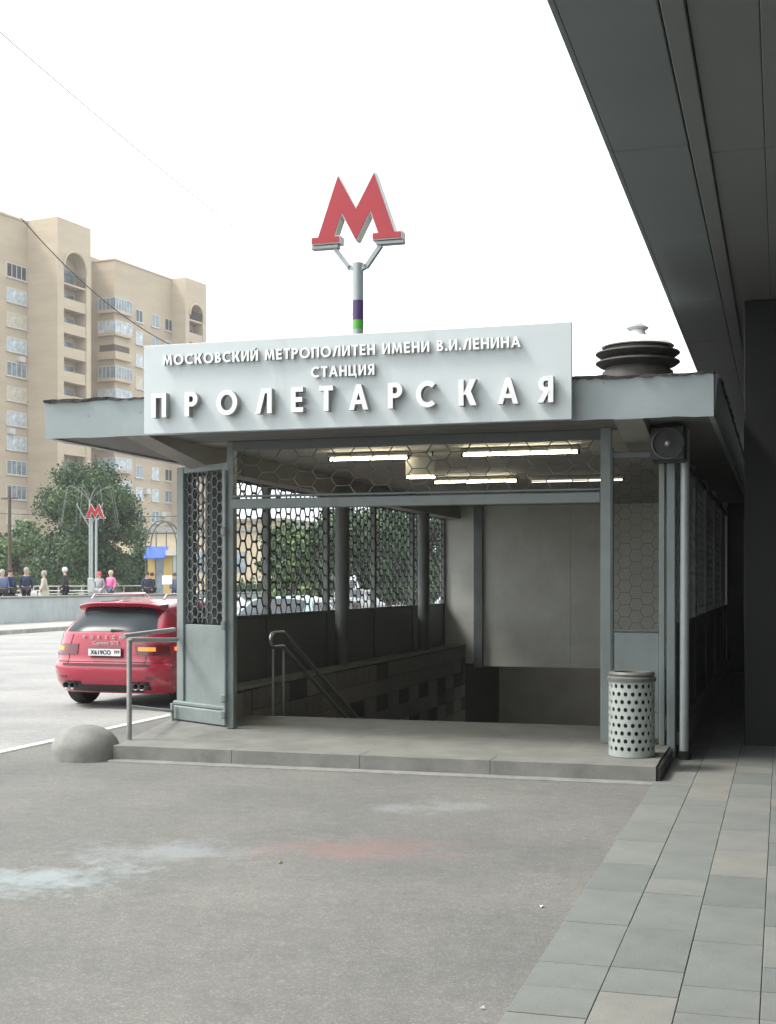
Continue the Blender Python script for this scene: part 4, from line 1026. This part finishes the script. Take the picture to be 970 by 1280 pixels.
P0 = at(318, 128); lb3 = thing('apartment_building', 'low tan building seen through the first bay of the entrance grille', 'building', P0)
mb = MB(); mb.box(P0.x - 8, P0.x + 3, P0.y, P0.y + 9, 0, 7.6); part('wall', mb, mat('tan_render', (.46, .37, .24), .85, var=.15, scale=.6), lb3)
for k in range(4):
    for z in (2.4, 5.0):
        mb = MB(); x = P0.x - 7 + k * 2.5; mb.box(x, x + 1.2, P0.y - .05, P0.y - .003, z, z + 1.4); part('window', mb, M['glass'], lb3)
mb = MB(); mb.box(P0.x - 8.2, P0.x + 3.2, P0.y - .2, P0.y + 9.2, 7.6, 7.9); part('roof', mb, M['concrete'], lb3)
rp_ = at(366, 50); rb = thing('traffic_barrel', 'red plastic traffic post on the road behind the second grille bay', 'traffic post', (rp_.x, rp_.y, .004))
mb = MB(); mb.lathe([(.001, 0), (.22, 0), (.20, .08), (.14, .1), (.13, 1.1), (.09, 1.2), (.001, 1.22)], n=14); part('post', mb, pr, rb, True, False)
mb = MB(); mb.lathe([(.145, .75), (.14, .9)], n=14); part('reflective_band', mb, pw, rb, True, False)
# ------------------------------------------------------------------ trees
def foliage_mesh(clumps, n, size, mats, squash=.8):
    """leaf-sized faces spread through clumps [(x,y,z,r)]"""
    wts = np.array([c[3] ** 2 for c in clumps]); wts = wts / wts.sum()
    idx = rng.choice(len(clumps), n, p=wts); cl = np.array(clumps)[idx]
    d = rng.normal(size=(n, 3)); d /= np.linalg.norm(d, axis=1)[:, None]
    rad = cl[:, 3] * (rng.random(n) ** .35) * (1 + .18 * rng.normal(size=n).clip(-1, 2))
    pos = cl[:, :3] + d * rad[:, None] * np.array([1, 1, squash])
    nr = d + .9 * rng.normal(size=(n, 3)); nr /= np.linalg.norm(nr, axis=1)[:, None]
    t = np.cross(nr, rng.normal(size=(n, 3))); t /= np.linalg.norm(t, axis=1)[:, None]; b = np.cross(nr, t)
    s = size * (.6 + .8 * rng.random(n))[:, None]
    v = np.stack([pos - t * s, pos - b * s * .55, pos + t * s, pos + b * s * .55], 1).reshape(-1, 3)
    me = bpy.data.meshes.new('crown'); me.vertices.add(n * 4); me.vertices.foreach_set('co', v.ravel().astype('f'))
    me.loops.add(n * 4); me.loops.foreach_set('vertex_index', np.arange(n * 4, dtype='i'))
    me.polygons.add(n); me.polygons.foreach_set('loop_start', np.arange(0, n * 4, 4, dtype='i'))
    for m in mats: me.materials.append(m)
    cm = rng.integers(0, len(mats), len(clumps))[idx]; cm = np.where(rng.random(n) < .3, rng.integers(0, len(mats), n), cm)
    me.polygons.foreach_set('material_index', cm.astype('i')); me.update(); me.validate(); return me
def tree(loc, h, rad, label, mats, n=5000, size=.22, low=.12, group=None, ncl=26, shape=1.0, cr=(.22, .4)):
    t = thing('broadleaf_tree', label, 'tree', loc, 0, group)
    cl = []
    zc = h * (low + 1) / 2; hz = h * (1 - low) / 2
    for k in range(ncl):
        a = random.uniform(0, 6.283); q = random.random() ** .5; zz = random.uniform(-.85, .85); rr = rad * math.sqrt(max(.05, 1 - zz * zz)) * q * .78
        cl.append((rr * math.cos(a), rr * math.sin(a), zc + zz * hz * .85, rad * random.uniform(*cr)))
    o = link(foliage_mesh(cl, n, size, mats), 'crown', t)
    mb = MB(); mb.tube([(0, 0, -.1), (.05, 0, h * .3), (0, .08, h * .7)], [h * .028, h * .02, h * .008], 8)
    for k in range(7):
        c = cl[k]; z0_ = h * random.uniform(.2, .5); mb.tube([(0, 0, z0_), (c[0] * .5, c[1] * .5, (z0_ + c[2]) / 2 + .2), (c[0], c[1], c[2])], [h * .011, h * .007, h * .003], 6)
    part('trunk', mb, M['bark'], t, True, False); return t
g3 = [M['hedge'], M['leaf2'], M['hedge']]
def pt3(px, zc, z=.55): p = at(px, zc, z); return (p.x, p.y, p.z)
tree(pt3(110, 76), 8.7, 3.7, 'big round dark green tree behind the small red M sign', [M['hedge'], M['leaf2'], M['hedge'], M['leaf2']], 50000, .09, .0, ncl=90, cr=(.17, .33))
tree(pt3(18, 84), 5.2, 2.6, 'light green low tree at the left edge behind the group of walkers', [M['leaf3'], M['leaf2']], 5000, .17, .05)
tree(pt3(-25, 88), 5.2, 2.6, 'light green tree partly cut off by the left edge of the view', [M['leaf3'], M['leaf2']], 3500, .18, .05)
tree(pt3(68, 90), 3.6, 2.6, 'yellow green bush left of the big dark tree', [M['leaf3'], M['leaf2']], 3500, .17, .0)
tree(pt3(168, 86), 3.8, 2.0, 'mid green bushy tree right of the big dark tree', [M['leaf2'], M['hedge']], 3500, .17, .0)
for px, zc, h, r_, lb2, mm in ((366, 60, 4.2, 1.7, 'yellow green tree seen through the second bay of the entrance grille', [M['leaf2'], M['leaf3'], M['leaf2']]),
                         (392, 66, 4.9, 2.9, 'mid green tree seen through the entrance grille left of the inner column', g3),
                         (440, 72, 6.4, 3.2, 'dark green tree seen behind the inner column of the entrance', g3),
                         (485, 84, 7.2, 3.8, 'dark green tree seen through the rear bays of the entrance', g3),
                         (535, 95, 7.4, 3.6, 'tall dark tree seen at the far end of the entrance grille', g3),
                         (600, 110, 10, 6.0, 'dark tree hidden mostly behind the entrance end wall', g3)):
    tree(pt3(px, zc, 0), h, r_, lb2, mm, 9000, .15, .0)
hd_ = thing('hedge', 'long clipped dark hedge along the far side of the road', 'hedge', at(420, 100))
cl = []
for k in range(60):
    p = at(290 + k * 6, 92) - at(420, 100); cl.append((p.x, p.y, .8 + random.uniform(-.2, .4), random.uniform(.8, 1.2)))
link(foliage_mesh(cl, 9000, .18, g3), 'foliage', hd_)

# ------------------------------------------------------------------ plaza furniture
ps_ = at(119, 60); t = thing('metro_sign', 'small red M on twin grey poles in front of the big dark tree', 'sign', (ps_.x, ps_.y, .55))
hd2 = bpy.data.objects.new('sign_head', None); C.objects.link(hd2); hd2.parent = t; hd2.location = (0, 0, H + (728 - 648) * 60 / F - .55); hd2.rotation_euler = (0, 0, R(24))
metro_m(hd2, .78, .2)
for dx in (-.18, .04): mb = MB(); mb.tube([(dx, .02, 0), (dx, .02, 4.08)], .055, 8); part('pole', mb, M['pole'], t, True, False)
mb = MB(); mb.bar((-.18, .02, 4.05), (-.32, .02, 4.12), .06); mb.bar((.04, .02, 4.0), (.3, .02, 4.12), .06); part('fork_arm', mb, M['pole'], t, world=False)
mb = MB(); mb.bbox(-.33, -.03, -.12, -.04, .7, 1.35, .02); part('meter_box', mb, M['pole'], t, world=False)
# decorative lamp fountain of light strings
pp = at(112, 66); t = thing('street_decoration', 'tall frame of drooping light strings standing in front of the big dark tree', 'street decoration', (pp.x, pp.y, .55))
mb = MB(); mb.tube([(0, 0, 0), (0, 0, 5.28)], .04, 8); part('pole', mb, M['pole'], t, True, False)
strg = mat('light_string', (.22, .24, .23), .6)
for k in range(8):
    a = k * 2 * math.pi / 8 + .2; r0 = 1.5; mb = MB()
    pts = [(r0 * q * math.cos(a), r0 * q * math.sin(a), 4.9 + .75 * math.sin(q * math.pi * .6) - 2.6 * max(0, q - .75) ** 1.2 * 4) for q in np.linspace(0, 1.0, 10)]
    mb.tube([(a_, b_, c_ + .35) for a_, b_, c_ in pts], .009, 5); part('light_string', mb, strg, t, True, False)
for s in (-1, 1): mb = MB(); mb.tube([(0, 0, 3.9), (s * .75, 0, 5.1)], .03, 6); part('strut', mb, strg, t, True, False)
# wooden pole and wires
pp = at(12, 70); t = thing('utility_pole', 'thin wooden utility pole near the left edge', 'pole', (pp.x, pp.y, .55))
mb = MB(); mb.tube([(0, 0, 0), (0, 0, 6.2)], [.11, .08], 8); part('shaft', mb, M['bark'], t, True, False)
mb = MB(); mb.bar((-.5, 0, 5.6), (.5, 0, 5.6), .08); part('crossarm', mb, M['bark'], t, world=False)
def cable(p, q, sag, r, label):
    mb = MB(); p = Vector(p); q = Vector(q); pts = [p.lerp(q, k / 24) - Vector((0, 0, sag * 4 * (k / 24) * (1 - k / 24))) for k in range(25)]
    o = link(mesh_of(mb.tube(pts, r, 5), 'overhead_cable', M['wire'], True), 'overhead_cable'); tag(o, label, 'cable')
def p3(px, py, zc): p = at(px, zc); p.z = H + (728 - py) * zc / F; return p
cable(p3(-40, 5, 26), p3(500, 432, 46), .35, .011, 'thin cable crossing the sky from top left to behind the name board')
cable(p3(26, 272, 60), p3(270, 452, 70), 1.1, .028, 'dark sagging cable crossing in front of the tan apartment block')
cable(p3(-20, 641, 72), p3(262, 645, 80), .1, .02, 'level cable strung across the big dark tree behind the small red M')
# glass pavilion and shop kiosk
pp = at(205, 72); t = thing('street_kiosk', 'small kiosk with blue awning under an arched glass canopy, left of the entrance pillar', 'kiosk', (pp.x, pp.y, .55), R(12)); t.scale = (1.0, 1.0, 1.45)
yel = mat('kiosk_ochre', (.5, .36, .14), .7); blu = mat('awning_blue', (.05, .13, .5), .6, var=.2, scale=3)
cream = mat('kiosk_cream', (.55, .53, .45), .7)
mb = MB(); mb.box(-.85, -.45, -.2, .2, 0, 1.9); part('pillar', mb, yel, t, world=False)
mb = MB(); mb.box(-.44, -.02, -.1, .0, 0, 1.9); part('window', mb, M['glass'], t, world=False)
mb = MB(); mb.box(.0, .5, -.12, .2, 0, 1.9); part('pillar', mb, yel, t, world=False)
mb = MB(); mb.box(.52, .95, -.1, .1, 0, 1.9); part('window', mb, M['glass_lt'], t, world=False)
mb = MB(); mb.add([(-.95, -.7, 1.72), (.2, -.7, 1.72), (.2, .2, 2.15), (-.95, .2, 2.15), (-.95, -.7, 1.68), (.2, -.7, 1.68), (.2, .2, 2.1), (-.95, .2, 2.1)], [(0, 1, 2, 3), (7, 6, 5, 4), (0, 4, 5, 1), (1, 5, 6, 2), (3, 2, 6, 7), (0, 3, 7, 4)]); part('awning', mb, blu, t, world=False)
mb = MB(); mb.box(.21, 1.1, -.5, .2, 1.8, 1.98); part('canopy', mb, cream, t, world=False)
mb = MB(); arcp = lambda s, y: [(s * .85 * math.cos(a) * 1.0, y, 2.15 + .95 * math.sin(a)) for a in np.linspace(0, math.pi, 11)]
for y in (-.6, .4): mb.tube(arcp(1, y), .035, 5)
for a in np.linspace(.0, math.pi, 7): mb.tube([(.85 * math.cos(a), -.6, 2.15 + .95 * math.sin(a)), (.85 * math.cos(a), .4, 2.15 + .95 * math.sin(a))], .025, 5)
for x in (-.85, -.28, .28, .85, 1.2): mb.tube([(x, -.6, 0 if abs(x) > .8 else 2.1), (x, -.6, 2.7 if abs(x) < .8 else 2.2)], .03, 5)
mb.tube([(-.85, -.6, 2.62), (1.2, -.6, 2.62)], .03, 5); part('arched_frame', mb, mat('iron_frame', (.08, .10, .09), .6), t, world=False)
pp = at(209, 68); t = thing('street_sign', 'small plain white signboard on two thin posts in front of the kiosk', 'sign', (pp.x, pp.y, .55), R(14))
mb = MB(); mb.bbox(-.26, .26, -.02, .02, 1.05, 1.5, .01); part('board', mb, M['letter'], t, world=False)
for s in (-1, 1): mb = MB(); mb.tube([(s * .2, .03, 0), (s * .2, .03, 1.4)], .02, 6); part('post', mb, M['pole'], t, True, False)
# white railing behind the parapet
rl = thing('railing', 'white metal railing on the plaza behind the walkers', 'railing', at(120, 62, .55))
for k in range(20):
    a = Vector((-36.5, 40 + k * 2.4, .55)); 
    mb = MB(); mb.tube([a, a + Vector((0, 0, .95))], .03, 6); part('post', mb, M['frame'], rl, True)
mb = MB()
for z in (.55, .95): mb.tube([(-36.5, 40, .55 + z), (-36.5, 86, .55 + z)], .03, 6)
part('rail', mb, M['frame'], rl, True)
for k in range(3):
    pp = at((22, 55, 95)[k], 68); sc = thing('market_table', ('white folding table behind the walkers, leftmost of three', 'white folding table behind the walker in the beige coat', 'white folding table right of the walker with the cap')[k], 'table', (pp.x, pp.y, .55), R(15), 'white tables on the plaza')
    mb = MB(); mb.bbox(-1.0, 1.0, -.35, .35, .7, .75, .01); part('tabletop', mb, M['frame'], sc, world=False)
    for sx in (-.9, .9):
        for sy in (-.28, .28): mb = MB(); mb.tube([(sx, sy, 0), (sx, sy, .7)], .02, 5); part('leg', mb, M['pole'], sc, True, False)

def scrap(px, py, m, nm, lb4, cat, sz):
    zc = H * F / (py - 728); p = at(px, zc); mb = MB()
    mb.add([(-sz, 0, .004), (0, -sz * .6, .012), (sz, 0, .006), (sz * .2, sz * .7, .016)], [(0, 1, 2, 3)]); mb.add([(-sz, 0, .002), (0, -sz * .6, .009), (sz, 0, .003), (sz * .2, sz * .7, .013)], [(3, 2, 1, 0)])
    o = link(mesh_of(mb, nm, m), nm); o.location = (p.x, p.y, 0); o.rotation_euler = (0, 0, px); tag(o, lb4, cat)
scrap(677, 1134, M['letter'], 'paper_scrap', 'tiny white paper scrap on the asphalt near the paving edge', 'litter', .018)
scrap(350, 1079, mat('dry_leaf', (.45, .35, .08), .8), 'fallen_leaf', 'tiny yellow fallen leaf on the asphalt left of the red paint mark', 'leaf', .02)
scrap(603, 1262, M['letter'], 'paper_scrap', 'tiny pale paper scrap at the very bottom beside the paving', 'litter', .012)
# ------------------------------------------------------------------ people
def skinned(nodes, edges, radii, m, name, parent, levels=1):
    me = bpy.data.meshes.new(name); me.from_pydata(nodes, edges, []); o = bpy.data.objects.new('tmp', me); C.objects.link(o)
    sk = o.modifiers.new('s', 'SKIN'); sk.branch_smoothing = .6
    for i, r in enumerate(radii):
        sv = me.skin_vertices[0].data[i]; sv.radius = r if isinstance(r, tuple) else (r, r); sv.use_root = (i == 0)
    su = o.modifiers.new('u', 'SUBSURF'); su.levels = levels; su.render_levels = levels
    dg = bpy.context.evaluated_depsgraph_get(); m2 = bpy.data.meshes.new_from_object(o.evaluated_get(dg)); bpy.data.objects.remove(o)
    m2.name = name; m2.materials.clear(); m2.materials.append(m); m2.polygons.foreach_set('use_smooth', [True] * len(m2.polygons))
    return link(m2, name, parent)
skin = mat('skin', (.50, .31, .23), .6)
def person(px, zc, hgt, label, top, bottom, hair, rz=0, hat=None, bag=None, stride=.12, vest=None, coat=False, arm=.1):
    r_ = (px - 485) / F; yw = 28.2 * (CT + r_ * ST) / (ST - r_ * CT); zc = 28.2 * ST + yw * CT + 1.3 + (zc - 54) * .5
    p = at(px, zc); t = thing('person', label, 'person', (p.x, p.y, .55), rz); k = hgt / 1.75
    m_ = lambda *v: tuple(q * k for q in v)
    st = stride
    N = [m_(0, 0, .95), m_(0, 0, 1.15), m_(0, .01, 1.38), m_(0, 0, 1.50), m_(0, -.02, 1.60), m_(0, -.02, 1.68),
         m_(.19, 0, 1.42), m_(.25, .02, 1.14), m_(.23, -arm, .90), m_(.225, -arm - .05, .82),
         m_(-.19, 0, 1.42), m_(-.25, .02, 1.14), m_(-.23, -arm * .5, .90), m_(-.225, -arm * .5 - .04, .82),
         m_(.10, 0, .88), m_(.11, -st * .7, .50), m_(.11, -st * .4, .09), m_(.12, -st * .4 - .16, .04),
         m_(-.10, 0, .88), m_(-.11, st * .6, .50), m_(-.11, st * 1.5, .10), m_(-.12, st * 1.5 - .15, .04)]
    E_ = [(0, 1), (1, 2), (2, 3), (3, 4), (4, 5), (2, 6), (6, 7), (7, 8), (8, 9), (2, 10), (10, 11), (11, 12), (12, 13), (0, 14), (14, 15), (15, 16), (16, 17), (0, 18), (18, 19), (19, 20), (20, 21)]
    rr = [.14, .13, .15, .055, .095, .085, .06, .045, .035, .032, .06, .045, .035, .032, .09, .06, .04, .035, .09, .06, .04, .035]
    b = skinned(N, E_, [q * k for q in rr], skin, 'body', t)
    ti = [0, 1, 2, 6, 7, 8, 10, 11, 12]; mp2 = {a: i for i, a in enumerate(ti)}
    skinned([N[i] for i in ti], [(mp2[a], mp2[c]) for a, c in E_ if a in mp2 and c in mp2], [(rr[i] * 1.22 + .012) * k * (1.15 if i in (0, 1, 2) else 1) for i in ti], top, 'jacket', t)
    bi = [0, 14, 15, 16, 18, 19, 20]; mp3 = {a: i for i, a in enumerate(bi)}
    if not coat: skinned([N[i] for i in bi], [(mp3[a], mp3[c]) for a, c in E_ if a in mp3 and c in mp3], [(rr[i] * 1.15 + .018) * k for i in bi], bottom, 'trousers', t)
    else:
        mb = MB(); mb.lathe([(.20, 1.05), (.22, .9), (.25, .6), (.26, .52), (.2, .52)], n=14); mb.xf(Matrix.Scale(k, 4)); part('coat_skirt', mb, top, t, True, False)
        skinned([N[i] for i in bi], [(mp3[a], mp3[c]) for a, c in E_ if a in mp3 and c in mp3], [(rr[i] * 1.1 + .01) * k for i in bi], bottom, 'trousers', t)
    for s in (-1, 1):
        i = 17 if s > 0 else 21; q = Vector(N[i])
        mb = MB(); mb.bbox(q.x - .05, q.x + .05, q.y - .07, q.y + .18, .0, .09, .03); part('shoe', mb, M['black'], t, world=False)
    hz = 1.665 * k
    mb = MB(); mb.lathe([(.001, .125), (.06, .115), (.1, .07), (.112, 0), (.10, -.05)], n=14); mb.xf(Matrix.Translation((0, .005, hz)) @ Matrix.Diagonal((.92, 1.05, 1, 1)))
    part('cap' if hat else 'hair', mb, hat or hair, t, True, False)
    mb = MB(); mb.lathe([(.001, -.135), (.01, -.13), (.015, -.115)], (0, 0, 0), 8, 'y'); mb.xf(Matrix.Translation((0, 0, 1.62 * k))); part('nose', mb, skin, t, True, False)
    if bag:
        mb = MB(); mb.bbox(.2, .45, -.2, -.06, .42, .80, .04); bg_ = part('shopping_bag', mb, bag, t, world=False)
        bg_.parent = None; bg_.location = t.location; bg_.rotation_euler = t.rotation_euler
        tag(bg_, 'white carrier bag held by the ' + label.split('person in ')[-1].split(',')[0] + ' walker', 'bag')
    return t
cl_ = lambda n, c: mat(n, c, .85, var=.2, scale=6)
navy = cl_('navy_cloth', (.02, .03, .07)); dark = cl_('dark_cloth', (.02, .02, .025)); beige = cl_('beige_cloth', (.5, .46, .38)); pink = cl_('pink_cloth', (.75, .18, .38)); redc = cl_('red_cloth', (.6, .10, .10)); greyc = cl_('grey_cloth', (.33, .33, .35)); whitec = cl_('white_cloth', (.7, .7, .7)); bluec = cl_('blue_cloth', (.12, .16, .28)); jeans = cl_('denim', (.06, .09, .16))
blond = cl_('blond_hair', (.55, .45, .28)); brown = cl_('brown_hair', (.08, .05, .03)); grey_h = cl_('grey_hair', (.35, .34, .33))
person(3, 54, 1.62, 'person in a blue jacket, leftmost walker, partly cut off by the edge', bluec, dark, grey_h, R(60))
person(13, 55, 1.68, 'person in a dark navy jacket, second walker from the left edge', navy, dark, brown, R(80))
person(33, 54, 1.72, 'stout person in a dark navy jacket with white hair, holding a bag', navy, dark, grey_h, R(20), bag=whitec)
person(55, 55, 1.60, 'person in a long beige coat walking behind the parapet', beige, beige, grey_h, R(-70), coat=True)
person(81, 54, 1.76, 'person in a dark vest and white cap behind the parapet', dark, dark, brown, R(-60), hat=whitec)
person(124, 56, 1.60, 'person in a red and grey top beside the twin sign poles', greyc, greyc, redc, R(10))
person(138.5, 54, 1.66, 'blond person in a bright pink top right of the twin sign poles', pink, jeans, blond, R(-10))
person(184, 54, 1.62, 'person in a navy jacket standing above the roof of the red car', navy, dark, brown, R(30))
person(190, 56, 1.60, 'person in a dark jacket close behind the navy one above the red car', dark, dark, brown, R(-40))
person(218, 60, 1.62, 'person in a pale blue shirt near the kiosk beside the entrance pillar', bluec, jeans, brown, R(60))

# ------------------------------------------------------------------ thin volume over the scene, added to imitate glare on distant things
hz = MB(); hz.box(-1600, 1600, -400, 2600, -4.9, 60)
hm = bpy.data.materials.new('glare_veil'); hm.use_nodes = True; hn = hm.node_tree; hn.nodes.clear()
ho = hn.nodes.new('ShaderNodeOutputMaterial'); pv = hn.nodes.new('ShaderNodeVolumePrincipled')
pv.inputs['Color'].default_value = (.95, .97, 1, 1); pv.inputs['Density'].default_value = 0.0006
hn.links.new(pv.outputs[0], ho.inputs['Volume'])
o = link(mesh_of(hz, 'glare_veil', hm), 'glare_veil'); o['kind'] = 'stuff'; o['label'] = 'thin pale volume added to imitate glare over the street'
